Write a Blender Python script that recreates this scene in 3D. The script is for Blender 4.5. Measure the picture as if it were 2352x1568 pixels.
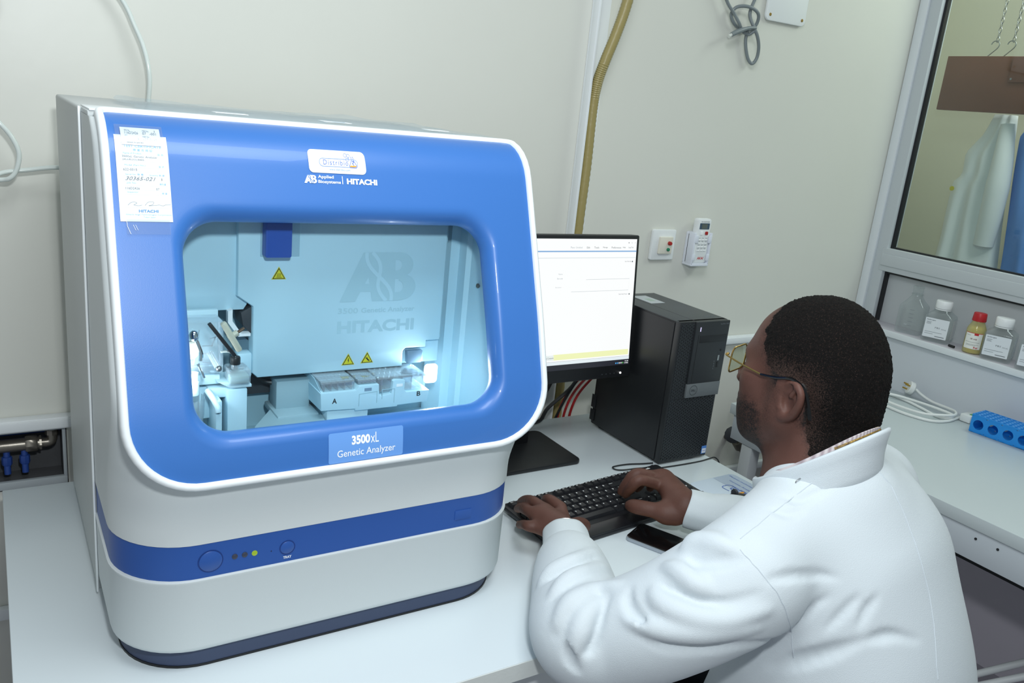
import bpy, bmesh, math, random
import numpy as np
from mathutils import Vector, Matrix

SC = bpy.context.scene
for o in list(bpy.data.objects):
    bpy.data.objects.remove(o)
COL = SC.collection
PI = math.pi

# ------------------------------------------------------------------ camera
# world: desk top is z = 0, X runs along the back wall, Y towards it, Z up (metres)
cam_d = bpy.data.cameras.new('camera')
cam = bpy.data.objects.new('camera', cam_d)
COL.objects.link(cam)
CR = Vector((0.8486215, -0.5196037, 0.0992647))
CD = Vector((-0.0594899, -0.2801938, -0.9580983))
CF = Vector((0.5256448, 0.8071576, -0.2686896))
mw = Matrix.Identity(4)
for i in range(3):
    mw[i][0] = CR[i]; mw[i][1] = -CD[i]; mw[i][2] = -CF[i]
mw.translation = (0, 0, 0.772)
cam.matrix_world = mw
cam_d.sensor_width = 36.0
cam_d.lens = 1903.434 / 2352 * 36
cam_d.clip_start = 0.02
SC.camera = cam

# ------------------------------------------------------------------ world, lamps, exposure
w = bpy.data.worlds.new('world'); SC.world = w; w.use_nodes = True
bg = w.node_tree.nodes['Background']
bg.inputs[0].default_value = (0.86, 0.95, 1.0, 1); bg.inputs[1].default_value = 0.30

def area(name, loc, target, sx, sy, power, color=(1, 1, 1)):
    l = bpy.data.lights.new(name, 'AREA'); l.shape = 'RECTANGLE'; l.size = sx; l.size_y = sy
    l.energy = power; l.color = color
    o = bpy.data.objects.new(name, l); COL.objects.link(o); o.location = loc
    o.rotation_euler = (Vector(target) - Vector(loc)).to_track_quat('-Z', 'Y').to_euler()
    return o
# flash bounced off the ceiling above the photographer, and an added, unseen lamp for the room next door
area('ceiling_bounce', (0.45, 0.45, 1.85), (0.6, 1.1, 0.0), 0.8, 0.6, 18, (0.92, 0.98, 1.0))
fl = CR * 0.10 - CD * 0.27 - CF * 0.02 + Vector((0, 0, 0.772))
area('camera_flash', fl, fl + CF + CD * 0.15, 0.10, 0.07, 10.8, (0.94, 0.98, 1.0))
area('next_room_fill', (3.0, 0.9, 2.0), (3.2, 1.7, 0.4), 0.7, 1.0, 24, (1.0, 0.99, 0.96))
SC.view_settings.view_transform = 'Standard'
SC.view_settings.look = 'None'
SC.view_settings.gamma = 1.0
SC.view_settings.use_curve_mapping = False
SC.view_settings.exposure = 0.0

# ------------------------------------------------------------------ materials
def lin(c):
    if isinstance(c, str):
        c = c.lstrip('#'); c = [int(c[i:i + 2], 16) / 255 for i in (0, 2, 4)]
    return tuple((x / 12.92 if x <= 0.04045 else ((x + 0.055) / 1.055) ** 2.4) for x in c) + (1.0,)
MATS = {}
def mat(name, col, rough=0.5, metal=0.0, spec=0.5, bump=0.0, bscale=200.0, var=0.0, vscale=6.0, emit=0.0,
        coat=0.0, sheen=0.0, alpha=1.0, sss=0.0):
    if name in MATS: return MATS[name]
    m = bpy.data.materials.new(name); m.use_nodes = True; MATS[name] = m
    nt = m.node_tree; b = nt.nodes['Principled BSDF']; c = lin(col)
    b.inputs['Base Color'].default_value = c
    b.inputs['Roughness'].default_value = rough
    b.inputs['Metallic'].default_value = metal
    b.inputs['Specular IOR Level'].default_value = spec
    b.inputs['Coat Weight'].default_value = coat
    b.inputs['Sheen Weight'].default_value = sheen
    if alpha < 1: b.inputs['Alpha'].default_value = alpha
    if emit:
        b.inputs['Base Color'].default_value = (0.02, 0.02, 0.02, 1); b.inputs['Emission Color'].default_value = c; b.inputs['Emission Strength'].default_value = emit
    if bump or var:
        tc = nt.nodes.new('ShaderNodeTexCoord')
    if var:
        n = nt.nodes.new('ShaderNodeTexNoise'); n.inputs['Scale'].default_value = vscale; n.inputs['Detail'].default_value = 4
        r = nt.nodes.new('ShaderNodeMix'); r.data_type = 'RGBA'
        r.inputs[6].default_value = tuple(x * (1 - var) for x in c[:3]) + (1,)
        r.inputs[7].default_value = tuple(min(1, x * (1 + var)) for x in c[:3]) + (1,)
        nt.links.new(tc.outputs['Object'], n.inputs['Vector']); nt.links.new(n.outputs['Fac'], r.inputs[0])
        nt.links.new(r.outputs[2], b.inputs['Base Color'])
    if bump:
        n2 = nt.nodes.new('ShaderNodeTexNoise'); n2.inputs['Scale'].default_value = bscale; n2.inputs['Detail'].default_value = 3
        bp = nt.nodes.new('ShaderNodeBump'); bp.inputs['Strength'].default_value = bump; bp.inputs['Distance'].default_value = 0.002
        nt.links.new(tc.outputs['Object'], n2.inputs['Vector']); nt.links.new(n2.outputs['Fac'], bp.inputs['Height'])
        nt.links.new(bp.outputs['Normal'], b.inputs['Normal'])
    return m
def clear(name, tint, gloss=0.12, rough=0.03, body=0.0, bodycol='#ffffff', edge=0.5):
    """thin clear plastic or glass: tinted see-through with a Fresnel-like sheen"""
    if name in MATS: return MATS[name]
    m = bpy.data.materials.new(name); m.use_nodes = True; MATS[name] = m
    nt = m.node_tree; nt.nodes.clear()
    out = nt.nodes.new('ShaderNodeOutputMaterial')
    tr = nt.nodes.new('ShaderNodeBsdfTransparent'); tr.inputs[0].default_value = lin(tint)
    gl = nt.nodes.new('ShaderNodeBsdfGlossy'); gl.inputs['Roughness'].default_value = rough
    gl.inputs['Color'].default_value = (0.9, 0.95, 1, 1)
    lw = nt.nodes.new('ShaderNodeLayerWeight'); lw.inputs[0].default_value = edge
    mp = nt.nodes.new('ShaderNodeMapRange'); mp.inputs[3].default_value = gloss * 0.3; mp.inputs[4].default_value = min(1, gloss * 4)
    mx = nt.nodes.new('ShaderNodeMixShader')
    nt.links.new(lw.outputs['Facing'], mp.inputs[0]); nt.links.new(mp.outputs[0], mx.inputs[0])
    nt.links.new(tr.outputs[0], mx.inputs[1]); nt.links.new(gl.outputs[0], mx.inputs[2])
    last = mx
    if body:
        d = nt.nodes.new('ShaderNodeBsdfDiffuse'); d.inputs[0].default_value = lin(bodycol)
        m2 = nt.nodes.new('ShaderNodeMixShader'); m2.inputs[0].default_value = body
        nt.links.new(mx.outputs[0], m2.inputs[1]); nt.links.new(d.outputs[0], m2.inputs[2]); last = m2
    nt.links.new(last.outputs[0], out.inputs[0])
    return m

# ------------------------------------------------------------------ mesh helpers
def catmull(pts, n=8, closed=False):
    P = [np.array(p, float) for p in pts]
    if len(P) < 3: return P
    out = []
    N = len(P)
    rng = range(N) if closed else range(N - 1)
    for i in rng:
        if closed: a, b, c, d = P[i - 1], P[i], P[(i + 1) % N], P[(i + 2) % N]
        else:
            a = P[i - 1] if i else 2 * P[0] - P[1]; b, c = P[i], P[i + 1]
            d = P[i + 2] if i + 2 < N else 2 * P[-1] - P[-2]
        for k in range(n):
            t = k / n
            out.append(0.5 * (2 * b + (c - a) * t + (2 * a - 5 * b + 4 * c - d) * t * t + (3 * b - a - 3 * c + d) * t ** 3))
    if not closed: out.append(P[-1])
    return out
class G:
    """collects geometry in world coordinates"""
    def __init__(s): s.v = []; s.f = []
    def add(s, v, f):
        o = len(s.v); s.v += [tuple(map(float, p)) for p in v]; s.f += [tuple(i + o for i in q) for q in f]; return s
    def box(s, x0, x1, y0, y1, z0, z1, bev=0.0, seg=2, M=None):
        bm = bmesh.new(); bmesh.ops.create_cube(bm, size=1.0)
        for q in bm.verts:
            q.co = Vector(((x0 + x1) / 2 + q.co.x * (x1 - x0), (y0 + y1) / 2 + q.co.y * (y1 - y0), (z0 + z1) / 2 + q.co.z * (z1 - z0)))
        if bev: bmesh.ops.bevel(bm, geom=list(bm.edges), offset=bev, segments=seg, profile=0.5, affect='EDGES', clamp_overlap=True)
        return s.bm(bm, M)
    def bm(s, bm, M=None):
        if M is not None: bm.transform(M)
        bm.verts.ensure_lookup_table(); bm.verts.index_update()
        s.add([q.co for q in bm.verts], [[q.index for q in f.verts] for f in bm.faces]); bm.free(); return s
    def prism(s, outline, a0, a1, axis='y', bev=0.0):
        """outline: 2D points; axis y -> (x,z), axis x -> (y,z), axis z -> (x,y)"""
        def P(p, a):
            return {'y': (p[0], a, p[1]), 'x': (a, p[0], p[1]), 'z': (p[0], p[1], a)}[axis]
        n = len(outline)
        bm = bmesh.new()
        A = [bm.verts.new(P(p, a0)) for p in outline]; B = [bm.verts.new(P(p, a1)) for p in outline]
        bm.faces.new(A); bm.faces.new(B[::-1])
        for i in range(n): bm.faces.new((A[i], B[i], B[(i + 1) % n], A[(i + 1) % n]))
        bmesh.ops.recalc_face_normals(bm, faces=bm.faces)
        if bev:
            es = [e for e in bm.edges if (e.verts[0] in A) == (e.verts[1] in A)]
            bmesh.ops.bevel(bm, geom=es, offset=bev, segments=2, profile=0.5, affect='EDGES', clamp_overlap=True)
        return s.bm(bm)
    def tube(s, pts, r, seg=10, smooth=6, closed=False, cap=True):
        P = catmull(pts, smooth, closed) if smooth else [np.array(p, float) for p in pts]
        n = len(P); R = r if hasattr(r, '__len__') else None
        T = []
        for i in range(n):
            if closed: t = P[(i + 1) % n] - P[i - 1]
            else: t = P[min(i + 1, n - 1)] - P[max(i - 1, 0)]
            T.append(t / (np.linalg.norm(t) + 1e-12))
        u = np.cross(T[0], (0, 0, 1.0))
        if np.linalg.norm(u) < 1e-3: u = np.cross(T[0], (1.0, 0, 0))
        u /= np.linalg.norm(u); V = []
        for i in range(n):
            u = u - T[i] * np.dot(u, T[i]); u /= np.linalg.norm(u); wv = np.cross(T[i], u)
            rr = np.interp(i / (n - 1), np.linspace(0, 1, len(R)), R) if R is not None else r
            for k in range(seg):
                a = 2 * PI * k / seg; V.append(P[i] + rr * (math.cos(a) * u + math.sin(a) * wv))
        F = []
        for i in range(n if closed else n - 1):
            j = (i + 1) % n
            for k in range(seg): F.append((i * seg + k, i * seg + (k + 1) % seg, j * seg + (k + 1) % seg, j * seg + k))
        if cap and not closed: F += [tuple(range(seg))[::-1], tuple((n - 1) * seg + k for k in range(seg))]
        return s.add(V, F)
    def lathe(s, prof, c, axis=(0, 0, 1), seg=24, cap=True):
        """prof: (radius, height) list along axis from point c"""
        A = np.array(axis, float); A /= np.linalg.norm(A)
        u = np.cross(A, (0, 0, 1.0))
        if np.linalg.norm(u) < 1e-3: u = np.array((1.0, 0, 0))
        u /= np.linalg.norm(u); wv = np.cross(A, u); V = []; F = []; c = np.array(c, float)
        for r, h in prof:
            for k in range(seg):
                a = 2 * PI * k / seg; V.append(c + A * h + r * (math.cos(a) * u + math.sin(a) * wv))
        for i in range(len(prof) - 1):
            for k in range(seg): F.append((i * seg + k, i * seg + (k + 1) % seg, (i + 1) * seg + (k + 1) % seg, (i + 1) * seg + k))
        if cap: F += [tuple(range(seg))[::-1], tuple((len(prof) - 1) * seg + k for k in range(seg))]
        return s.add(V, F)
    def loft(s, rings, closed=True, cap0=False, cap1=False):
        n = len(rings[0]); V = [p for r in rings for p in r]; F = []
        for i in range(len(rings) - 1):
            for k in range(n if closed else n - 1):
                F.append((i * n + k, i * n + (k + 1) % n, (i + 1) * n + (k + 1) % n, (i + 1) * n + k))
        if cap0: F.append(tuple(range(n))[::-1])
        if cap1: F.append(tuple((len(rings) - 1) * n + k for k in range(n)))
        return s.add(V, F)
    def sphere(s, c, rx, ry=None, rz=None, seg=16, rings=10):
        ry = ry or rx; rz = rz or rx
        pr = [[(c[0] + rx * math.sin(t) * math.cos(p), c[1] + ry * math.sin(t) * math.sin(p), c[2] + rz * math.cos(t))
               for p in np.linspace(0, 2 * PI, seg, endpoint=False)] for t in np.linspace(0.02, PI - 0.02, rings)]
        return s.loft(pr, True, True, True)
    def map(s, fn): s.v = [tuple(fn(*p)) for p in s.v]; return s

def make(name, g, m, parent=None, loc=None, smooth=True, angle=40):
    """link G as one mesh object; vertices are world coordinates"""
    root = np.array(loc if loc is not None else (world_loc(parent) if parent else (0, 0, 0)), float)
    me = bpy.data.meshes.new(name)
    if g.v: 
        me.from_pydata((np.array(g.v) - root).tolist(), [], g.f)
    me.validate(); 
    bm = bmesh.new(); bm.from_mesh(me)
    if len(bm.faces) < 60000: bmesh.ops.recalc_face_normals(bm, faces=bm.faces)
    bm.to_mesh(me); bm.free(); me.update()
    me.materials.append(MATS[m] if isinstance(m, str) else m)
    o = bpy.data.objects.new(name, me); COL.objects.link(o)
    if parent: o.parent = parent
    else: o.location = root
    if smooth and len(me.polygons):
        me.polygons.foreach_set('use_smooth', [True] * len(me.polygons))
        if angle < 180: me.set_sharp_from_angle(angle=math.radians(angle))
    return o
def world_loc(o):
    l = Vector((0, 0, 0))
    while o is not None: l = l + o.location; o = o.parent
    return l
def tag(o, label, cat, group=None):
    o['label'] = label; o['category'] = cat
    if group: o['group'] = group
    return o
def thing(name, label, cat, loc, group=None):
    o = bpy.data.objects.new(name, None); COL.objects.link(o); o.location = loc; o.empty_display_size = 0.05
    return tag(o, label, cat, group)
def struct(name, g, m, parent=None, smooth=True):
    o = make(name, g, m, parent, smooth=smooth)
    if not parent: o['kind'] = 'structure'
    return o
_tc = {}
def text2d(s, bold=0.0, shear=0.0, space=1.0, res=3):
    """2D glyph mesh normalised to its bounding box: returns verts (u,v), faces, aspect"""
    k = (s, bold, shear, space, res)
    if k in _tc: return _tc[k]
    c = bpy.data.curves.new('t', 'FONT'); c.body = s; c.size = 1; c.offset = bold; c.shear = shear; c.space_character = space
    c.resolution_u = res
    o = bpy.data.objects.new('t', c); COL.objects.link(o)
    me = bpy.data.meshes.new_from_object(o)
    v = np.array([q.co[:] for q in me.vertices]) if len(me.vertices) else np.zeros((1, 3))
    f = [tuple(p.vertices) for p in me.polygons]
    bpy.data.objects.remove(o); bpy.data.curves.remove(c); bpy.data.meshes.remove(me)
    mn, mx = v[:, :2].min(0), v[:, :2].max(0); sz = np.maximum(mx - mn, 1e-6)
    r = ((v[:, :2] - mn) / sz, f, sz[0] / sz[1]); _tc[k] = r
    return r
def text(g, s, fn, u0, v0, width=None, height=None, bold=0.0, shear=0.0, space=1.0, res=3, align='l'):
    """flat lettering: fn(u,v) maps sheet coordinates to world; (u0,v0) is the lower left corner of the ink"""
    uv, f, asp = text2d(s, bold, shear, space, res)
    if width is None: width = height * asp
    if height is None: height = width / asp
    if align == 'c': u0 -= width / 2
    if align == 'r': u0 -= width
    return g.add([fn(u0 + a * width, v0 + b * height) for a, b in uv], f)
def poly2(g, pts, fn): return g.add([fn(*p) for p in pts], [tuple(range(len(pts)))])
def stroke(g, pts, wdt, fn, closed=False):
    """flat line of given width along 2D points"""
    P = [np.array(p, float) for p in pts]; n = len(P); L = []; R = []
    for i in range(n):
        t = (P[(i + 1) % n] - P[i - 1]) if closed else (P[min(i + 1, n - 1)] - P[max(i - 1, 0)])
        t = t / (np.linalg.norm(t) + 1e-12); nn = np.array((-t[1], t[0])) * wdt / 2
        L.append(P[i] + nn); R.append(P[i] - nn)
    V = [fn(*p) for p in L] + [fn(*p) for p in R]; F = []
    for i in range(n if closed else n - 1):
        j = (i + 1) % n; F.append((i, j, n + j, n + i))
    return g.add(V, F)
def rrect(x0, x1, z0, z1, r, n=8, m=1):
    """rounded rectangle outline; r = radius or (bl, br, tr, tl); m points per straight edge"""
    rs = r if hasattr(r, '__len__') else (r,) * 4
    cs = [(x0 + rs[0], z0 + rs[0], PI, rs[0]), (x1 - rs[1], z0 + rs[1], 1.5 * PI, rs[1]),
          (x1 - rs[2], z1 - rs[2], 0, rs[2]), (x0 + rs[3], z1 - rs[3], 0.5 * PI, rs[3])]
    out = []
    for i, (cx, cz, a0, rr) in enumerate(cs):
        arc = [(cx + rr * math.cos(a0 + k / n * PI / 2), cz + rr * math.sin(a0 + k / n * PI / 2)) for k in range(n + 1)]
        out += arc
        cx2, cz2, b0, r2 = cs[(i + 1) % 4]
        e0 = arc[-1]; e1 = (cx2 + r2 * math.cos(b0), cz2 + r2 * math.sin(b0))
        for k in range(1, m): out.append((e0[0] + (e1[0] - e0[0]) * k / m, e0[1] + (e1[1] - e0[1]) * k / m))
    return out
def circ(cx, cz, r, n=24, a0=0, a1=2 * PI): return [(cx + r * math.cos(a), cz + r * math.sin(a)) for a in np.linspace(a0, a1, n, endpoint=abs(a1 - a0 - 2 * PI) > 1e-6)]
def rotz(cx, cy, a):
    c, s_ = math.cos(a), math.sin(a)
    return lambda x, y, z: (cx + x * c - y * s_, cy + x * s_ + y * c, z)

mat('black_ink', '#1c1d22', 0.6); mat('grey_ink', '#6d757c', 0.6); mat('pale_ink', '#9db9d2', 0.6)
mat('blue_ink', '#3a62b8', 0.6); mat('sky_ink', '#7fb4dc', 0.6); mat('red_ink', '#c2242a', 0.6); mat('white_ink', '#f4f7f8', 0.5)
mat('orange_ink', '#e29b2e', 0.6); mat('paper', '#eff2f3', 0.7)
mat('black_plastic', '#191b1e', 0.42); mat('black_gloss', '#0b0c0e', 0.12); mat('dark_grey', '#34383d', 0.5)
mat('white_plastic', '#e6eaeb', 0.38); mat('steel', '#b9bcbd', 0.3, 1.0); mat('gold', '#b99a5a', 0.28, 1.0)
# ------------------------------------------------------------------ the room
mat('wall_paint', '#d9dad2', 0.36, bump=0.25, bscale=14, var=0.02, vscale=3)
mat('partition_paint', '#ccd2d8', 0.45, bump=0.1, bscale=20)
mat('dado_paint', '#d2cdd8', 0.5); mat('floor_tile', '#aaa6b0', 0.4, var=0.06)
mat('aluminium', '#c3cace', 0.4, bump=0.05, bscale=60); mat('sill', '#d3d0d8', 0.45); mat('sill_edge', '#e2e8ec', 0.4)
mat('gasket', '#14161a', 0.5); mat('far_wall', '#d3d0bd', 0.5, bump=0.2, bscale=12); mat('grey_board', '#b7bcbf', 0.5)
mat('trunking', '#e3e8ea', 0.4); mat('ceiling_paint', '#f0f0ec', 0.7)
YW = 1.78
struct('wall_back', G().box(-1.6, 2.62, YW, YW + 0.12, -0.74, 0.075 - 0.136).box(-1.6, -0.06, YW, YW + 0.12, -0.061, 0.068)
       .box(0.106, 2.62, YW, YW + 0.12, -0.061, 0.068).box(-1.6, 2.62, YW, YW + 0.12, 0.068, 2.1), 'wall_paint', smooth=False)
struct('floor', G().box(-1.6, 4.2, -1.2, 2.75, -0.80, -0.74), 'floor_tile', smooth=False)
# partition on the right: dado below the sill, window above
struct('wall_right', G().box(2.53, 2.62, -1.2, YW, -0.012, 0.172), 'partition_paint', smooth=False)
struct('wall_right_lower', G().box(2.53, 2.62, -1.2, YW, -0.74, -0.012), 'dado_paint', smooth=False)
sill = struct('trim_1', G().box(2.515, 2.64, -1.2, 1.70, 0.172, 0.19, 0.002), 'sill')
struct('sill_edge', G().box(2.508, 2.516, -1.2, 1.70, 0.171, 0.191, 0.002), 'sill_edge', sill)
win = struct('window_1', G().box(2.595, 2.65, 1.708, 1.775, 0.19, 2.1, 0.003), 'aluminium')
struct('wall_cover_strip', G().box(2.585, 2.60, 1.748, 1.779, 0.17, 2.1, 0.003), 'sill_edge', win)
struct('rail', G().box(2.5925, 2.648, -1.2, 1.725, 0.366, 0.444, 0.003), 'aluminium', win)
struct('rail_lip', G().box(2.5865, 2.6, -1.2, 1.718, 0.385, 0.425, 0.003), 'aluminium', win)
struct('head_rail', G().box(2.595, 2.65, -1.2, 1.78, 1.98, 2.06, 0.003), 'aluminium', win)
struct('gasket', G().box(2.612, 2.6295, 1.700, 1.7078, 0.191, 0.3655).box(2.613, 2.629, -1.2, 1.7005, 0.358, 0.3655)
       .box(2.612, 2.6295, 1.699, 1.7078, 0.4445, 1.979).box(2.613, 2.629, -1.2, 1.6995, 0.4445, 0.449), 'gasket', win)
clear('window_glass', '#e9f1ee', 0.035, 0.02)
struct('pane', G().box(2.618, 2.622, -1.2, 1.702, 0.447, 1.985), 'window_glass', win)
struct('lower_panel', G().box(2.630, 2.645, -1.2, 1.706, 0.186, 0.366), 'grey_board', win)
# room beyond the window
struct('wall_far', G().box(3.5, 3.6, -1.2, 2.75, -0.74, 2.3), 'far_wall', smooth=False)
struct('wall_far_back', G().box(2.62, 3.6, 2.3, 2.4, -0.74, 2.3), 'far_wall', smooth=False)
# skirting and cable trunking along the back wall
struct('trim_2', G().box(-1.6, 2.585, YW - 0.018, YW, -0.343, -0.317, 0.003), 'trunking')
tr = thing('cable_trunking', 'white horizontal cable trunking strip on the cream wall behind the computer tower', 'trunking', (2.0, YW, 0.137))
make('trunking_base', G().box(1.352, 2.585, YW - 0.02, YW - 0.001, 0.124, 0.150, 0.003), 'trunking', tr)
make('trunking_lid', G().box(1.352, 2.585, YW - 0.024, YW - 0.019, 0.127, 0.147, 0.002), 'trunking', tr)
tr = thing('cable_trunking', 'white horizontal trunking strip above the pipe recess at the left edge', 'trunking', (-0.4, YW, 0.085))
make('trunking_base', G().box(-1.6, 1.28, YW - 0.028, YW - 0.001, 0.072, 0.097, 0.003), 'trunking', tr)
make('trunking_lid', G().box(-1.6, 1.28, YW - 0.031, YW - 0.027, 0.075, 0.094, 0.0015), 'trunking', tr)
# vertical open trunking with hose
tr = thing('vertical_trunking', 'white upright trunking channel with its lid missing on the back wall', 'trunking', (1.314, YW, 0.4))
make('channel_back', G().box(1.292, 1.346, YW - 0.006, YW - 0.001, -0.74, 2.0), 'trunking', tr)
make('channel_side', G().box(1.292, 1.300, YW - 0.03, YW - 0.005, -0.74, 2.0, 0.002), 'trunking', tr)
make('channel_side', G().box(1.338, 1.343, YW - 0.012, YW - 0.005, -0.74, 0.83, 0.002), 'trunking', tr)
mat('hose', '#9c8f5c', 0.35, bump=0.3, bscale=90)
g = G(); path = [(1.40, YW - .05, 1.25), (1.366, YW - .045, 1.06), (1.346, YW - .042, .98), (1.325, YW - .036, .909), (1.317, YW - .026, .855), (1.316, YW - .02, .79), (1.320, YW - .018, .65), (1.318, YW - .018, .477), (1.32, YW - .018, .2), (1.322, YW - .018, -.05), (1.322, YW - .018, -.5)]
P = catmull(path, 22); rr = [0.0128 + 0.0011 * (i % 2) for i in range(len(P))]
g.tube(P, rr, 12, 0)
tag(make('corrugated_hose', g, 'hose', loc=(1.32, YW - .02, 0.4)), 'yellow brown corrugated hose running down the upright trunking', 'hose')
# desk --------------------------------------------------------------------
mat('laminate', '#d0dadf', 0.28, var=0.01); mat('laminate_edge', '#d4d9d6', 0.45, bump=0.1); mat('metal_white', '#cfd4d6', 0.4)
dk = thing('desk', 'long white laminate desk carrying the blue and white instrument', 'desk', (0.73, 1.25, -0.74))
make('desk_top', G().box(-0.011, 1.467, 0.838, 1.656, -0.030, 0.0, 0.002), 'laminate', dk)
make('front_edge_band', G().box(-0.010, 1.466, 0.8365, 0.8382, -0.0295, -0.001), 'laminate_edge', dk)
make('apron', G().box(0.05, 1.40, 0.868, 0.888, -0.13, -0.0302), 'metal_white', dk)
make('apron', G().box(0.05, 1.40, 1.60, 1.62, -0.13, -0.0302), 'metal_white', dk)
for x in (0.03, 1.385):
    for y in (0.87, 1.58):
        make('leg', G().box(x, x + 0.045, y, y + 0.045, -0.74, -0.0302, 0.003), 'metal_white', dk)
# side bench ----------------------------------------------------------------
mat('bench_top', '#c6d0d3', 0.35); mat('bench_apron', '#c4ccd3', 0.5); mat('dark_rail', '#26292c', 0.6)
bn = thing('side_bench', 'white wall bench under the window carrying a blue rack', 'bench', (2.2, 0.6, -0.74))
make('bench_top', G().box(1.838, 2.529, -1.0, 1.60, -0.032, 0.0, 0.002), 'bench_top', bn)
make('apron', G().box(1.843, 1.861, -1.0, 1.585, -0.106, -0.0322, 0.001), 'bench_apron', bn)
make('rail', G().box(1.90, 1.925, -1.0, 1.48, -0.140, -0.0325), 'dark_rail', bn)
for y in (1.50, 0.2, -0.9):
    make('leg', G().box(1.845, 1.885, y, y + 0.04, -0.74, -0.1065, 0.003), 'metal_white', bn)
    make('leg', G().box(2.46, 2.52, y, y + 0.06, -0.74, -0.0325, 0.003), 'metal_white', bn)
for i, xx in enumerate((1.853, 1.853)):
    make('screw', G().lathe([(0.003, 0), (0.003, 0.002)], (1.8432, 0.84 - i * 0.05, -0.052), (-1, 0, 0), 8), 'dark_rail', bn)
# pipes on the wall under the bench
vp = thing('pipe_fitting', 'dull metal pipe valves on the wall below the window bench', 'pipe fitting', (2.06, YW, -0.22))
mat('old_metal', '#6d6a62', 0.45, 0.7, bump=0.3, bscale=60)
make('pipe', G().tube([(2.05, YW - .001, -.205), (2.05, YW - .06, -.205)], .012, 12, 0), 'old_metal', vp)
make('valve_body', G().lathe([(.012, 0), (.022, .004), (.022, .03), (.014, .034), (.014, .06)], (2.05, YW - .05, -.20), (.5, -.2, -.7), 14), 'old_metal', vp)
make('handle', G().lathe([(.008, 0), (.026, .004), (.028, .012), (.010, .02)], (2.022, YW - .055, -.178), (-.8, -.4, .4), 12), 'dark_grey', vp)
make('outlet', G().tube([(2.08, YW - .06, -.235), (2.10, YW - .065, -.262), (2.115, YW - .06, -.30)], .011, 12), 'white_plastic', vp)
vp = thing('pipe_stub', 'black capped pipe stub below the window bench', 'pipe stub', (2.18, YW, -0.2))
make('cap', G().lathe([(.024, 0), (.026, .01), (.026, .05), (.02, .055)], (2.17, YW - .001, -.178), (0, -1, 0), 16), 'black_plastic', vp)
# recess with plumbing at the far left --------------------------------------
mat('cement', '#55575a', 0.9, bump=1.0, bscale=35, var=0.3, vscale=14); mat('recess_frame', '#a9b1b5', 0.4)
mat('blue_pipe', '#24458f', 0.45); mat('blue_band', '#2b4f97', 0.3); mat('brass_dull', '#8a857c', 0.35, 0.8, bump=0.2, bscale=80)
rc = thing('plumbing_recess', 'framed pipe recess in the wall at the left edge', 'wall recess', (0.02, YW, 0.0))
make('frame', G().prism(rrect(-.20, .104, -.055, .069, .004), YW - .006, YW - .0015).prism(rrect(-.20, .104, -.055, .069, .004), YW - .012, YW - .006, bev=.001) if False else
     G().box(-.20, .104, YW - .010, YW + .001, -.055, -.0385, .002).box(-.20, .104, YW - .010, YW + .001, .0635, .069, .002).box(.0975, .104, YW - .010, YW + .001, -.04, .065, .002), 'recess_frame', rc)
make('back', G().box(-.2, .12, YW + .075, YW + .085, -.07, .08), 'cement', rc)
make('side', G().box(.0985, .1055, YW + .0005, YW + .08, -.06, .067).box(-.2, .1055, YW + .0005, YW + .08, -.0605, -.052), 'cement', rc)
make('blue_strip', G().box(-.2, .098, YW + .055, YW + .07, .034, .066, .004), 'blue_band', rc)
make('manifold', G().tube([(-.06, YW + .03, .024), (.06, YW + .03, .024)], .0135, 16, 0).lathe([(.016, 0), (.0175, .003), (.0175, .02), (.016, .022)], (.033, YW + .03, .024), (1, 0, 0), 8)
     .lathe([(.0155, 0), (.0155, .004)], (.058, YW + .03, .024), (1, 0, 0), 8), 'brass_dull', rc)
make('elbow', G().tube([(.058, YW + .03, .024), (.075, YW + .03, .024), (.081, YW + .03, .030), (.081, YW + .03, .046)], .010, 14).lathe([(.0125, 0), (.0125, .010)], (.081, YW + .03, .041), (0, 0, 1), 8), 'brass_dull', rc)
make('riser', G().tube([(.081, YW + .03, .045), (.081, YW + .03, .09)], .009, 14, 0), 'white_plastic', rc)
for x in (.0, .031):
    v = make('valve', G().tube([(x, YW + .03, .015), (x, YW + .022, -.034)], .0062, 12, 0).lathe([(.0085, 0), (.0095, .003), (.0095, .016), (.0085, .018)], (x, YW + .027, -.016), (0, 0, 1), 8), 'blue_pipe', rc)
# small wall things -----------------------------------------------------------
# white box cover (top), switch, remote
cb = thing('junction_box', 'white square box cover with brass screws high on the wall', 'box cover', (1.965, YW, 1.15))
def tilt(cx, cz, a):
    c, s_ = math.cos(a), math.sin(a)
    return lambda x, y, z: (cx + x * c - z * s_, y, cz + x * s_ + z * c)
T = tilt(1.97, 1.168, math.radians(0.5))
make('cover', G().prism(rrect(-.083, .083, -.083, .083, .016), YW - .012, YW - .003, bev=.003).map(T), 'white_plastic', cb)
make('flange', G().prism(rrect(-.078, .078, -.078, .078, .014), YW - .004, YW - .0005).map(T), 'white_plastic', cb)
for sx in (-1, 1):
    for sz in (-1, 1):
        make('screw', G().lathe([(.0045, 0), (.0045, .001), (.003, .0022)], T(sx * .067, YW - .0119, sz * .067), (0, -1, 0), 10), 'gold', cb)
sw = thing('wall_switch', 'white square wall plate with red and green push buttons', 'switch', (1.633, YW, 0.442))
make('plate', G().prism(rrect(1.589, 1.677, .398, .486, .005), YW - .011, YW - .0005, bev=.003), 'white_plastic', sw)
make('insert', G().prism(rrect(1.613, 1.662, .417, .466, .002), YW - .018, YW - .0105, bev=.002), mat('ivory', '#e3e0d2', .4), sw)
make('red_button', G().lathe([(.0058, 0), (.0058, .006), (.0045, .0085)], (1.648, YW - .0178, .448), (0, -1, 0), 16), mat('red_button', '#a8241f', .3), sw)
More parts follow.
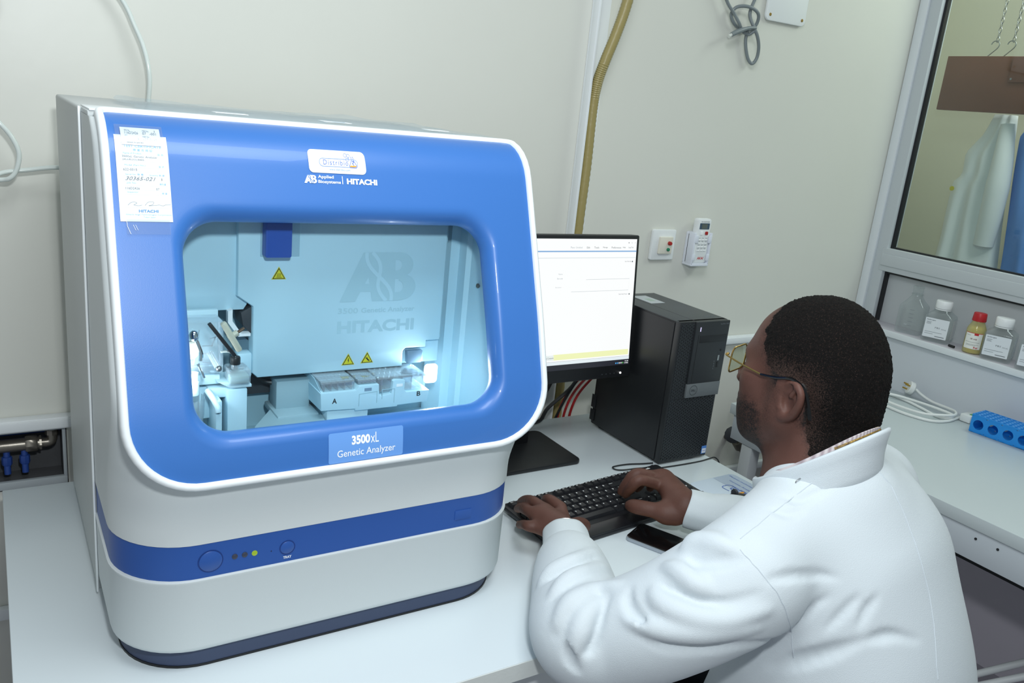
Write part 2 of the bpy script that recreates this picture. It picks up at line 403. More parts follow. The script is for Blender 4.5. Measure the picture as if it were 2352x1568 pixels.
make('green_button', G().lathe([(.005, 0), (.005, .004), (.0035, .0058)], (1.646, YW - .0178, .430), (0, -1, 0), 16), mat('green_button', '#1d7d5a', .3), sw)
rm = thing('remote_control', 'white air conditioner remote in its wall holder', 'remote control', (1.758, YW, 0.455))
make('remote_body', G().prism(rrect(1.733, 1.787, .392, .523, .008), YW - .034, YW - .014, bev=.004), 'white_plastic', rm)
h = make('holder', G().prism(rrect(1.724, 1.795, .388, .482, .006), YW - .016, YW - .0005, bev=.002).box(1.724, 1.731, YW - .038, YW - .01, .388, .482, .002).box(1.789, 1.795, YW - .038, YW - .01, .388, .482, .002)
     .prism(rrect(1.724, 1.795, .384, .392, .003), YW - .038, YW - .002, bev=.001)
     .box(1.726, 1.741, YW - .0385, YW - .0345, .452, .474, .001).box(1.781, 1.794, YW - .0385, YW - .0345, .452, .474, .001).box(1.726, 1.738, YW - .0385, YW - .0345, .40, .42, .001).box(1.783, 1.794, YW - .0385, YW - .0345, .40, .42, .001), mat('holder', '#dfe4ee', .4), rm)
wf = lambda d: (lambda u, v: (u, YW - d, v))
yy = .0343
make('display', poly2(G(), rrect(1.741, 1.780, .492, .510, .002), wf(yy)), mat('lcd_frame', '#41566a', .25), rm)
make('display_glass', poly2(G(), rrect(1.749, 1.771, .494, .508, .001), wf(yy + .0004)), mat('lcd', '#5c6560', .25), rm)
make('lettering', text(G(), 'AIR CONDITIONER', wf(yy), 1.745, .5125, width=.033, bold=.02), 'grey_ink', rm)
make('power_button', G().prism(rrect(1.766, 1.777, .476, .486, .003), YW - .0365, YW - .0338, bev=.001), mat('red_button', '', 0), rm)
make('mode_button', G().prism(rrect(1.748, 1.757, .475, .487, .003), YW - .036, YW - .0338, bev=.001), 'white_ink', rm)
for r_ in range(4):
    for c_ in range(3):
        x = 1.744 + c_ * .0128; z = .460 - r_ * .0105
        make('key', G().prism(rrect(x, x + .0085, z, z + .0042, .0012), YW - .0362, YW - .0338, bev=.0006), 'white_ink', rm)
        make('key_mark', text(G(), ['MODE', 'FAN', 'SWING', 'TURBO', 'TIMER', 'SLEEP', 'CLEAN', 'LIGHT', 'ECO', 'SET', 'LOCK', 'OK'][r_ * 3 + c_], wf(yy), x, z + .0050, width=.0085, height=.0024, bold=.02), 'grey_ink', rm)
make('lettering', text(G(), 'AKAI', wf(yy), 1.749, .4035, width=.026, height=.0075, bold=.03, shear=.25), 'red_ink', rm)
# knotted grey cable
mat('grey_cable', '#7b8487', 0.4)
kn = thing('knotted_cable', 'grey network cable tied in a knot hanging down the wall', 'cable', (1.79, YW, 1.06))
def WK(L): return [(x, YW - d, z) for x, z, d in L]
g = G().tube(WK([(1.66, 1.19, .02), (1.717, 1.111, .022), (1.748, 1.082, .026), (1.768, 1.06, .03), (1.785, 1.047, .026), (1.805, 1.045, .018), (1.832, 1.05, .016), (1.843, 1.066, .024), (1.836, 1.088, .033), (1.815, 1.1, .034), (1.785, 1.104, .03), (1.76, 1.098, .02), (1.752, 1.08, .013), (1.765, 1.06, .014), (1.79, 1.048, .014), (1.82, 1.036, .02), (1.832, 1.046, .03)]), .0046, 10)
make('cable', g, 'grey_cable', kn)
g = G().tube(WK([(1.842, 1.165, .02), (1.826, 1.13, .02), (1.813, 1.098, .022), (1.815, 1.078, .024), (1.828, 1.054, .032), (1.846, 1.034, .032), (1.862, 1.010, .028), (1.870, .985, .022), (1.866, .968, .018), (1.856, .963, .016), (1.842, .975, .014), (1.829, 1.0, .013), (1.822, 1.025, .013), (1.822, 1.046, .016)]), .0046, 10)
make('loop', g, 'grey_cable', kn)
make('tail', G().tube(WK([(1.832, 1.054, .034), (1.808, 1.051, .036), (1.785, 1.044, .036), (1.76, 1.034, .036), (1.742, 1.025, .036)]), [.0046, .0046, .0052, .0068, .0068, .0062], 10), 'grey_cable', kn)
make('plug', G().tube(WK([(1.743, 1.0255, .036), (1.733, 1.0195, .036)]), .0045, 8, 0), mat('clear_plug', '#d8dcd6', .2), kn)
# clear tubing left
mat('pvc_tube', '#d7e0dc', 0.15, spec=.6)
tag(make('clear_tube', G().tube([(.17, YW - .03, .96), (.224, YW - .04, .892), (.244, YW - .045, .849), (.258, YW - .05, .812), (.266, YW - .055, .766), (.264, YW - .05, .714), (.255, YW - .04, .62)], .0042, 10), 'pvc_tube', loc=(.25, YW - .05, .8)),
    'translucent tube hanging behind the top of the instrument', 'tube')
tag(make('clear_tube', G().tube([(-.06, YW - .05, .70), (.0, YW - .055, .683), (.025, YW - .06, .659), (.041, YW - .06, .637), (.050, YW - .06, .611), (.045, YW - .06, .583), (.034, YW - .058, .567), (.015, YW - .05, .562), (-.05, YW - .05, .555)], .0042, 10), 'pvc_tube', loc=(0, YW - .05, .6)),
    'translucent tube curling in a loop at the left edge', 'tube')
tag(make('clear_tube', G().tube([(-.08, YW - .04, .553), (.0, YW - .042, .567), (.03, YW - .042, .576), (.062, YW - .042, .581), (.11, YW - .044, .588), (.19, YW - .05, .588)], .0042, 10), 'pvc_tube', loc=(0, YW - .05, .57)),
    'translucent tube running sideways into the back of the instrument', 'tube')
tag(make('wall_fitting', G().lathe([(.008, 0), (.008, .03), (.021, .034), (.023, .045), (.019, .056), (.0, .058)], (.022, YW - .0005, .886), (0, -1, 0), 20), mat('knob_grey', '#8d9698', .4), loc=(.022, YW, .886)),
    'small round grey fitting in the top left corner of the wall', 'fitting')
# ------------------------------------------------------------------ the genetic analyzer
mat('case_white', '#d3dadb', 0.42, bump=0.04, bscale=900); mat('case_side', '#bcc1c0', 0.45, bump=0.05, bscale=900)
mat('rim_white', '#e6ecee', 0.38); mat('door_blue', '#376fb9', 0.40, bump=0.06, bscale=1200, coat=0.15)
mat('band_blue', '#2a56a3', 0.38, bump=0.04, bscale=1200); mat('plinth_blue', '#3e4a66', 0.5)
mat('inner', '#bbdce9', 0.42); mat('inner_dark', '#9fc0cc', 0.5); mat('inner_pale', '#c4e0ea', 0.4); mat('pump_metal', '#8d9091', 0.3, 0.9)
clear('door_glass', '#f5fbfd', 0.03, 0.02)
clear('clear_plastic', '#f0f6f8', 0.14, 0.06, 0.16, '#f2f7fb')
AN = thing('genetic_analyzer', 'large blue and white laboratory instrument with a window in its blue door', 'analyzer', (0.41, 1.3, 0.0))
XC = 0.41
# side profile of the door front: (y, z) from the bottom lip up and over the top
_prof = [(0.9655, .285), (.9635, .297), (.9665, .33), (.976, .375), (.990, .42), (1.006, .47), (1.026, .525), (1.046, .58), (1.066, .635), (1.080, .672)]
_pp = catmull([(a, b) for a, b in _prof], 10)
y_, z_ = _pp[-1]; d_ = np.array(_pp[-1]) - np.array(_pp[-2]); a0_ = math.atan2(d_[1], d_[0])
R_ = (0.72 - z_) / (1 - math.cos(a0_))
for k in range(1, 19):
    a = a0_ * (1 - k / 18); _pp.append(np.array((y_ + R_ * (math.sin(a0_) - math.sin(a)), 0.72 - R_ * (1 - math.cos(a)))))
_pp.append(np.array((_pp[-1][0] + 0.06, 0.72)))
PR = np.array(_pp); SS = np.concatenate([[0], np.cumsum(np.hypot(*np.diff(PR, axis=0).T))])
ARC_END = SS[-2]
def s_of_z(z): return float(np.interp(z, PR[:-1, 1], SS[:-1]))
def front(x, s, off=0.0):
    y = np.interp(s, SS, PR[:, 0]); z = np.interp(s, SS, PR[:, 1])
    e = 0.003; dy = np.interp(s + e, SS, PR[:, 0]) - np.interp(s - e, SS, PR[:, 0]); dz = np.interp(s + e, SS, PR[:, 1]) - np.interp(s - e, SS, PR[:, 1])
    L = math.hypot(dy, dz) + 1e-12
    return (x, float(y - off * dz / L), float(z + off * dy / L))
def fz(off): return lambda u, v: front(u, s_of_z(v), off)       # lettering on the door: (x, z)
def ring(x0, x1, s0, s1, r, off): return [front(x, s, off) for x, s in rrect(x0, x1, s0, s1, r, 12, 26)]
def mix(a, b, t): return a + (b - a) * t
# door panel: outer outline -> recess -> window edge
o_ = (0.122, 0.6975, s_of_z(.297), ARC_END - .004, (.082, .082, .012, .012))
i_ = (0.184, 0.636, s_of_z(.336), s_of_z(.627), (.052,) * 4)
w_ = (0.198, 0.622, s_of_z(.354), s_of_z(.607), (.044,) * 4)
rings = [ring(o_[0], o_[1], o_[2], o_[3], o_[4], -.003)]
for t in np.linspace(0, 1, 26):
    rings.append(ring(*[mix(o_[k], i_[k], t) for k in range(4)], [mix(a, b, t) for a, b in zip(o_[4], i_[4])], 0.0))
for t in np.linspace(0.15, 1, 7):
    dep = -.024 * (1 - math.cos(t * PI / 2)) if t < 1 else -.024
    rings.append(ring(*[mix(i_[k], w_[k], math.sin(t * PI / 2)) for k in range(4)], [mix(a, b, t) for a, b in zip(i_[4], w_[4])], dep))
rings.append(ring(w_[0] - .002, w_[1] + .002, w_[2] - .002, w_[3] + .002, w_[4], -.032))
door = make('door', G().loft(rings), 'door_blue', AN, angle=60)
def rring(e, off):   # rim loops, e = outset from the blue edge
    return ring(o_[0] - e, o_[1] + e, o_[2] - e, o_[3] + e * 0.9, [r + e for r in o_[4]], off)
make('door_rim', G().loft([rring(-.001, -.004), rring(0, .003), rring(.0015, .0052), rring(.005, .0058), rring(.008, .004), rring(.0095, .0), rring(.0095, -.012), rring(.006, -.02)]), 'rim_white', AN, angle=60)
# window pane (two faces, 3 mm)
g = G()
for off in (-.0255, -.0285):
    rs = []
    for t in (0, .3, .6, .9):
        cx, cs = XC, (w_[2] + w_[3]) / 2
        rs.append(ring(mix(w_[0] - .001, cx - .001, t), mix(w_[1] + .001, cx + .001, t), mix(w_[2] - .001, cs - .001, t), mix(w_[3] + .001, cs + .001, t), [mix(.044, .0005, t)] * 4, off))
    g.loft(rs, True, False, True)
make('window_pane', g, 'door_glass', AN, angle=180)
# covers: plan section at height z, open at the back
XL, XR, YB = 0.107, 0.713, 1.234
def yfront(z):
    return float(front(0, s_of_z(z) if z < .7199 else ARC_END)[1])
def sect(z, F, r, ins=0.0):
    out = [(XL + ins, YB, z)]; xl = XL + ins; xr = XR - ins; F = F + ins
    for k in range(13):
        a = PI + k / 12 * PI / 2; out.append((xl + r + r * math.cos(a), F + r + r * math.sin(a), z))
    for k in range(1, 24): out.append((xl + r + (xr - xl - 2 * r) * k / 24, F, z))
    for k in range(13):
        a = 1.5 * PI + k / 12 * PI / 2; out.append((xr - r + r * math.cos(a), F + r + r * math.sin(a), z))
    out.append((xr, YB, z)); return out
def sm(a, b, x): t = min(1, max(0, (x - a) / (b - a))); return t * t * (3 - 2 * t)
def Fz(z):
    if z < .30: return mix(1.0, .977, sm(.215, .30, z))
    return yfront(z) + mix(.011, .010, sm(.3, .34, z))
def rz_(z): return mix(.098, .014, sm(.275, .42, z))
zs = list(np.linspace(.1925, .42, 22)) + list(np.linspace(.45, .67, 7)) + list(np.linspace(.68, .714, 7))
rows = [sect(.1925, 1.0, .098, .012), sect(.1926, 1.0, .098, .002)] + [sect(z, Fz(z), rz_(z)) for z in zs]
g = G(); n = len(rows[0]); V = [p for r in rows for p in r]; F = []
for i in range(len(rows) - 1):
    for k in range(n - 1):
        m_ = V[i * n + k]
        if m_[2] > .30 and .128 < m_[0] < .69 and not (m_[2] < .37 and (m_[0] < .185 or m_[0] > .635)): continue
        F.append((i * n + k, i * n + k + 1, (i + 1) * n + k + 1, (i + 1) * n + k))
g.add(V, F)
g.box(XL + .0005, XR - .0005, yfront(.72) + .004, YB, .7125, .7198, .001)
make('front_cover', g, 'case_white', AN, angle=50)
g = G().loft([sect(.138, 1.0, .098, .012), sect(.138, 1.0, .098, .0012), sect(.1925, 1.0, .098, .0012), sect(.1925, 1.0, .098, .012)], closed=False)
make('accent_band', g, 'band_blue', AN, angle=50)
lows = [(.030, .016), (.030, .006), (.034, .0015), (.040, .0), (.136, -.0005), (.1385, -.0018), (.141, -.0018), (.1425, .001), (.1425, .010)]
make('lower_cover', G().loft([sect(z, 1.0, .098, i) for z, i in lows], closed=False), 'case_white', AN, angle=50)
make('plinth', G().loft([sect(.0, 1.0, .098, .03), sect(.0, 1.0, .098, .0125), sect(.030, 1.0, .098, .012), sect(.030, 1.0, .098, .03)], closed=False), 'plinth_blue', AN, angle=50)
make('plinth_foot_strip', G().loft([sect(.0, 1.0, .098, .0115), sect(.0035, 1.0, .098, .0115), sect(.0035, 1.0, .098, .02)], closed=False), 'black_plastic', AN, angle=50)
# rear cabinet
make('cabinet', G().box(.105, .715, YB, 1.63, .012, .7205, .004, 3), 'case_side', AN)
make('cabinet_front_edge', G().box(.1035, .1065, YB - .003, YB + .004, .010, .7208, .001), 'rim_white', AN)
make('cabinet_front_edge', G().box(.7135, .7165, YB - .003, YB + .004, .010, .7208, .001), 'rim_white', AN)
make('top_strip', G().box(.109, .711, yfront(.72) + .002, YB + .02, .7195, .7222, .001), 'rim_white', AN)
for x in (.14, .66):
    for y in (1.30, 1.58): make('foot', G().lathe([(.02, 0), (.02, .0125)], (x, y, 0), seg=14), 'black_plastic', AN)
# front buttons on the band
def bandf(d): return lambda u, v: (u, 1.0012 - d, v)
def button(name, x, z, r, dep, m, parent=AN):
    ring_ = make(name + '_ring', G().lathe([(r + .0012, 0), (r + .0012, .0006), (r, .0006), (r, 0)], (x, 1.0014, z), (0, -1, 0), 32, False), mat('band_groove', '#173a80', .4), parent)
    return make(name, G().lathe([(r - .0004, -.001), (r - .0004, dep), (r - .0012, dep + .0006), (0, dep + .0007)], (x, 1.0012, z), (0, -1, 0), 32, False), m, parent)
button('power_button', .2185, .1655, .0150, .0010, 'band_blue')
for x, z, m in ((.2495, .1655, mat('lamp_off', '#3a3f50', .4)), (.2625, .1655, mat('lamp_off', '', 0)), (.2755, .165, mat('lamp_on', '#b9e021', .4, emit=0.55))):
    make('indicator_lamp', G().lathe([(.0038, 0), (.0038, .0008), (.002, .0016), (0, .0017)], (x, 1.0012, z), (0, -1, 0), 18, False), m, AN)
button('tray_button', .320, .1640, .0098, .0006, 'band_blue')
make('lettering', text(G(), 'TRAY', bandf(.0006), .3145, .1475, width=.0115, height=.0040, bold=.03), 'white_ink', AN)
make('usb_cover', G().prism(rrect(.580, .609, .155, .171, .0015), 1.0000, 1.0022, bev=.0004), 'band_blue', AN)
make('speck', G().lathe([(.0008, 0), (.0008, .0004)], (.298, 1.0012, .163), (0, -1, 0), 8), 'black_ink', AN)
# --- stickers and lettering on the door
def sheet(name, u0, u1, v0, v1, r, off, m, parent, th=.0004):
    """rounded sticker that follows the curved door, in strips"""
    vs = sorted(set([v0 + r * (1 - math.cos(t)) for t in np.linspace(0, PI / 2, 7)] + list(np.linspace(v0 + r, v1 - r, 9)) + [v1 - r * (1 - math.cos(t)) for t in np.linspace(0, PI / 2, 7)]))
    V = []; 
    for v in vs:
        e = max(0, v0 + r - v, v - (v1 - r)); ins = r - math.sqrt(max(0, r * r - e * e))
        V += [fz(off + th)(u0 + ins, v), fz(off + th)(u1 - ins, v)]
    g = G().add(V, [(2 * i, 2 * i + 1, 2 * i + 3, 2 * i + 2) for i in range(len(vs) - 1)])
    return make(name, g, m, parent)
def sheetgrid(name, u0, u1, v0, v1, off, m, parent, nv=10):
    V = [fz(off)(u, v) for v in np.linspace(v0, v1, nv) for u in (u0, u1)]
    return make(name, G().add(V, [(2 * i, 2 * i + 1, 2 * i + 3, 2 * i + 2) for i in range(nv - 1)]), m, parent)
st = sheet('company_sticker', .359, .4385, .6660, .6945, .006, .0004, mat('sticker_white', '#e4e8ea', .4), AN)
f_ = fz(.0012)
g = G(); stroke(g, rrect(.3735, .427, .6745, .6842, .0048), .0007, f_, True); make('print', g, mat('pale_blue_ink', '#7f9bd6', .6), st)
make('lettering', text(G(), 'Distribio', f_, .379, .6765, width=.0345, height=.0062, bold=.0, space=1.25), mat('mid_blue_ink', '#5f7ac2', .6), st)
make('lettering', text(G(), 'www.distribio.com', f_, .3865, .6695, width=.029, height=.0028), mat('pale_blue_ink', '', 0), st)
g = G(); stroke(g, [(.4185, .6880), (.4190, .6835), (.4150, .6760), (.4160, .6742), (.4250, .6742), (.4262, .6758), (.4215, .6835), (.4210, .6880)], .0008, f_)
for cx, cz in ((.4105, .6892), (.4147, .6888), (.4128, .6838)): stroke(g, circ(cx, cz, .0023, 6), .0005, f_, True)
stroke(g, [(.4150, .6868), (.4150, .6838)], .0005, f_)
make('flask_print', g, mat('mid_blue_ink', '', 0), st)
make('flask_liquid', poly2(G(), [(.4156, .6746), (.4255, .6746), (.4252, .6768), (.4160, .6768)], f_), 'orange_ink', st)
stroke(g := G(), catmull([(.4192, .6818), (.4212, .6822), (.4216, .6808), (.4196, .6796), (.4205, .6784), (.4218, .6772)], 4), .0008, f_); make('flask_mark', g, 'blue_ink', st)
def ab_logo(parent, fn, u0, v0, w_, h_, m_letter, m_gap, fn2):
    """the letters A and B bridged by two crossing strands"""
    gA = G(); cnt = [0]; fn0 = fn
    def fn(u, v): 
        p = fn0(u, v); return (p[0], p[1] - cnt[0] * 3e-5, p[2])
    def poly2(g, pts, f): 
        cnt[0] += 1; g.add([f(*p) for p in pts], [tuple(range(len(pts)))])
    sx, sy = w_, h_
    Q = lambda pts: [(u0 + a * sx, v0 + b * sy) for a, b in pts]
    poly2(gA, Q([(0, 0), (.20, 0), (.36, .50), (.50, 1.0), (.28, 1.0)]), fn)
    poly2(gA, Q([(.40, 1.0), (.50, 1.0), (.54, .5), (.60, 0), (.42, 0), (.36, .5)]), fn)
    poly2(gA, Q([(.20, .20), (.44, .20), (.42, .36), (.25, .36)]), fn)
    def Bpart(o, i):
        cnt[0] += 1
        for k in range(len(o) - 1): gA.add([fn(*Q([o[k]])[0]), fn(*Q([o[k + 1]])[0]), fn(*Q([i[k + 1]])[0]), fn(*Q([i[k]])[0])], [(0, 1, 2, 3)])
    poly2(gA, Q([(.54, 0), (.72, 0), (.70, 1.0), (.50, 1.0)]), fn)
    a = np.linspace(PI / 2, -PI / 2, 13)
    Bpart([(.76 + .19 * math.cos(t), .74 + .26 * math.sin(t)) for t in a], [(.74 + .06 * math.cos(t), .735 + .115 * math.sin(t)) for t in a])
    Bpart([(.78 + .22 * math.cos(t), .28 + .28 * math.sin(t)) for t in a], [(.76 + .07 * math.cos(t), .29 + .12 * math.sin(t)) for t in a])
    for (za, zb) in ((.85, 1.0), (.46, .62), (0, .17)): poly2(gA, Q([(.66, za), (.78, za), (.78, zb), (.66, zb)]), fn)
    make('emblem', gA, m_letter, parent, smooth=False)
    gS = G()
    tt = np.linspace(0, 1, 25)
    for ph in (0, 1):
        stroke(gS, Q([(.36 + .28 * t + (.075 if ph else -.075) * math.sin(t * PI * 1.7 + .5), 1.0 - t) for t in tt]), .045 * sx, (fn2 if ph else (lambda u, v: tuple(np.array(fn2(u, v)) + (0, -4e-5, 0)))))
    make('emblem_strands', gS, m_gap, parent, smooth=False)
ab_logo(AN, fz(.0006), .3512, .6527, .0170, .0100, 'white_ink', 'door_blue', fz(.0009))
f_ = fz(.0006)
make('lettering', text(G(), 'Applied', f_, .3700, .6582, width=.0215, height=.0050, bold=.018), 'white_ink', AN)
make('lettering', text(G(), 'Biosystems', f_, .3700, .6520, width=.0310, height=.0050, bold=.018), 'white_ink', AN)
make('divider', poly2(G(), [(.4031, .6528), (.4040, .6528), (.4040, .6628), (.4031, .6628)], f_), 'white_ink', AN)
make('lettering', text(G(), 'HITACHI', f_, .4096, .6531, width=.0435, height=.0073, bold=.045), 'white_ink', AN)
bd = sheet('model_badge', .3595, .4660, .2985, .3400, .003, .0004, mat('badge_blue', '#6b9fe4', .35), AN)
f_ = fz(.0010)
make('lettering', text(G(), '3500', f_, .3915, .3215, width=.0260, height=.0125, bold=.045), 'white_ink', bd)
make('lettering', text(G(), 'xL', f_, .4185, .3215, width=.0115, height=.0140), 'white_ink', bd)
make('lettering', text(G(), 'Genetic Analyzer', f_, .3715, .3035, width=.0830, height=.0125, bold=.004), 'white_ink', bd)
# paper certificate taped to the door
ct = sheetgrid('certificate_label', .1285, .1860, .6015, .6970, .0008, mat('cert_paper', '#dfe5e9', .65), AN)
f_ = fz(.0014)
g = G()
for z0, z1 in ((.6750, .6685), (.6615, .6570), (.6520, .6462), (.6415, .6365), (.6315, .6172)): 
    for e in ((.1345, z0, .1830, z0), (.1345, z1, .1830, z1)): stroke(g, [(e[0], e[1]), (e[2], e[3])], .0002, f_)
make('ruled_lines', g, mat('faint_ink', '#c3dcea', .6), ct)['kind'] = 'stuff'
g = G()
for s_, u, v, w2, h2 in (('TEST CERTIFICATE', .1375, .6840, .0415, .0030), ('Name of Product', .1365, .6765, .020, .0020), ('品 名', .1740, .6760, .0065, .0022), ('検 査 合 格 証', .1475, .6798, .0215, .0028),
                      ('Model (Part No.)', .1372, .6630, .0225, .0022), ('型 式', .1745, .6625, .006, .0022), ('Serial No. 製 番', .1375, .6530, .0195, .0022), ('Quantity 数 量', .1632, .6526, .017, .0022),
                      ('Job No.', .1380, .6432, .011, .0022), ('識別番', .1740, .6428, .0072, .0022), ('Inspector', .1382, .6330, .0120, .0022), ('検 査', .1758, .6325, .006, .0022)):
    text(g, s_, f_, u, v, width=w2, height=h2, res=2)
text(g, 'Hitachi High-Technologies Corporation', f_, .1350, .6082, width=.0500, height=.0019, res=2)
text(g, 'Tokyo, Japan', f_, .1535, .6055, width=.0135, height=.0018, res=2)
make('printed_lines', g, 'sky_ink', ct)['kind'] = 'stuff'
make('lettering', text(G(), 'HITACHI', f_, .1490, .6118, width=.0215, height=.0031, bold=.03), mat('mid_sky_ink', '#5d92c4', .6), ct)
g = G()
for s_, u, v, w2, h2 in (('3500xL Genetic Analyzer', .1353, .6722, .0385, .0026), ('24chRUO(4405', .1353, .6690, .0235, .0024), ('622-0015', .1355, .6580, .0150, .0026), ('116D2426', .1365, .6372, .0152, .0026), ('07', .1698, .6370, .0035, .0026), ('1', .1765, .6480, .0008, .0026)):
    text(g, s_, f_, u, v, width=w2, height=h2, res=2)
make('typed_lines', g, 'grey_ink', ct)['kind'] = 'stuff'
g = text(G(), '30365-021', f_, .1370, .6474, width=.033, height=.0040, shear=.35, res=2)
make('handwriting', g, 'grey_ink', ct)
g = G(); stroke(g, catmull([(.1375, .6195), (.1410, .6225), (.1450, .6232), (.1475, .6220), (.1440, .6200), (.1490, .6192), (.1530, .6200)], 5), .0003, f_)
stroke(g, catmull([(.1560, .6195), (.1600, .6235), (.1660, .6235), (.1640, .6205), (.1600, .6195), (.1680, .6200), (.1720, .6205), (.1760, .6195), (.1790, .6208), (.1850, .6212)], 5), .0003, f_)
make('signature', g, 'grey_ink', ct)
up = sheetgrid('part_label', .1360, .1795, .6862, .7045, .0018, mat('sticker_white', '', 0), AN)
f_ = fz(.0023); g = G()
for s_, u, v, w2, h2 in (('MFG No.', .1405, .7005, .006, .0016), ('116D2426', .1405, .6975, .0148, .0026), ('ITEM No.', .1600, .7005, .0075, .0016), ('07   -001', .1600, .6975, .0150, .0026), ('QTY', .1405, .6952, .003, .0015), ('1', .1545, .6910, .0007, .0026), ('PART No.', .1600, .6945, .0075, .0015), ('622-0110', .1600, .6912, .0152, .0026), ('1', .1735, .7005, .0006, .002)):
    text(g, s_, f_, u, v, width=w2, height=h2, res=2)
text(g, 'MADE IN JAPAN', f_, .1420, .6878, width=.0180, height=.0020, bold=.03, res=2)
make('typed_lines', g, 'grey_ink', up)['kind'] = 'stuff'
clear('tape', '#eef4f8', 0.06, 0.15, 0.06, '#eef4fa')
sheetgrid('tape_strip', .1300, .1825, .6885, .7065, .0027, 'tape', AN)
sheetgrid('tape_strip', .1345, .1825, .5870, .6040, .0022, 'tape', AN)
g = G(); 
for u in (.1415, .1440): stroke(g, [(u, .5975), (u + .0025, .5915)], .0003, fz(.0030))
stroke(g, [(.1345, .6040), (.1352, .5960), (.1385, .5872)], .0004, fz(.0030))
make('tape_crease', g, 'white_ink', AN)
# clear wrapping left on the top, with its printed slips
random.seed(4)
g = G(); nx, ny = 40, 8
V = []; 
for j in range(ny):
    for i in range(nx):
        x = .175 + i * .52 / (nx - 1); y = 1.16 + j * .40 / (ny - 1)
        h = .0024 + .0028 * abs(math.sin(x * 37 + y * 9) * math.sin(x * 11 - y * 23)) + .004 * max(0, math.sin(x * 17 + 1.2 - y * 6)) ** 8
        V.append((x + .008 * math.sin(y * 30), y, .7222 + h))
g.add(V, [(j * nx + i, j * nx + i + 1, (j + 1) * nx + i + 1, (j + 1) * nx + i) for j in range(ny - 1) for i in range(nx - 1)])
wr = make('plastic_wrapping', g, 'tape', AN, angle=180)
for x0, x1 in ((.262, .305), (.41, .452), (.575, .61)):
    s_ = make('printed_slip', G().box(x0, x1, 1.175, 1.20, .7285, .7289), 'paper', wr)
    make('lettering', text(G(), 'THIS IS REMOVABLE', lambda u, v: (u, v, .7292), x0 + .003, 1.182, width=x1 - x0 - .006, height=.008, res=2), 'pale_ink', wr)

# ------------------------------------------------------------------ instrument interior
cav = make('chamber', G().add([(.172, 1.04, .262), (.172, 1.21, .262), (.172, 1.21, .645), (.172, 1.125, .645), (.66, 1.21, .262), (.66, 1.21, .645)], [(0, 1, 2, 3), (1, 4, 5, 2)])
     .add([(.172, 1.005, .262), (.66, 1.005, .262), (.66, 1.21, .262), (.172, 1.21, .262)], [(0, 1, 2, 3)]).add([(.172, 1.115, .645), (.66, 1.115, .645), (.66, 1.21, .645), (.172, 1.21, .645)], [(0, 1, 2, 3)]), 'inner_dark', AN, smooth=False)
# curved right wall and pillars
g = G(); rows = []
for z in np.linspace(.262, .645, 12):
    yl = (yfront(max(z, .29)) + .040); rows.append([(x, max(y, yl), z) for x, y, z in [(.612, 1.205, z), (.624, 1.19, z), (.628, 1.172, z), (.643, 1.170, z), (.645, 1.150, z), (.652, 1.145, z), (.656, 1.10, z), (.652, 1.05, z), (.648, 1.0, z)]])
make('side_wall', g.loft(rows, closed=False), 'inner', AN, angle=30)
make('wall_bolt', G().lathe([(.0038, 0), (.0038, .002), (.002, .003)], (.6535, 1.118, .497), (-1, -.1, 0), 10), 'old_metal', AN)
# left upper panel
make('upper_panel', G().prism([(.16, .464), (.295, .464), (.300, .472), (.300, .64), (.16, .64)], 1.150, 1.20, bev=.002), 'inner', AN)
make('upper_shade', G().box(.16, .66, 1.118, 1.21, .628, .644), 'inner_dark', AN)  # darker strip added for the shade along the chamber top
# oven cover
OV = [(.284, .64), (.284, .486), (.3055, .470), (.3055, .372), (.3135, .364), (.541, .364), (.541, .389), (.545, .393), (.580, .393), (.580, .404), (.604, .404), (.604, .64)]
ov = make('oven_cover', G().prism(OV, 1.140, 1.195, bev=.0035), 'inner', AN)
make('oven_bracket', G().prism([(.541, .3655), (.607, .3655), (.607, .470), (.601, .470), (.601, .404), (.578, .404), (.578, .392), (.541, .392)], 1.150, 1.198, bev=.0015), 'inner', AN)
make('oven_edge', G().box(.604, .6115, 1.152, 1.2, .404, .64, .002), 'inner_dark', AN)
make('latch_window', G().prism([(.550, .368), (.573, .368), (.575, .388), (.548, .388)], 1.1405, 1.152, bev=.001), mat('smoked', '#7d97ad', .15), ov)
make('latch_recess', G().box(.314, .369, 1.1385, 1.1398, .542, .64, .0004), mat('recess_inner', '#9cc0cf', .45), ov)
make('blue_latch', G().prism(rrect(.316, .3525, .5435, .66, .003), 1.120, 1.139, bev=.002), mat('latch_blue', '#2a52a8', .4), ov)
of = lambda u, v: (u, 1.1396, v); of2 = lambda u, v: (u, 1.1393, v)
mat('watermark', '#aed0dc', .45)
ab_logo(ov, of, .4315, .4725, .1225, .0745, 'watermark', 'inner', of2)
make('lettering', text(G(), '3500', of, .4300, .4545, width=.0315, height=.0085, bold=.012), 'watermark', ov)
make('lettering', text(G(), 'Genetic Analyzer', of, .4665, .4525, width=.0885, height=.0100, bold=.02), 'watermark', ov)
make('lettering', text(G(), 'HITACHI', of, .4300, .4240, width=.1255, height=.0190, bold=.04), 'watermark', ov)
mat('warn_yellow', '#d8cf1e', .5)
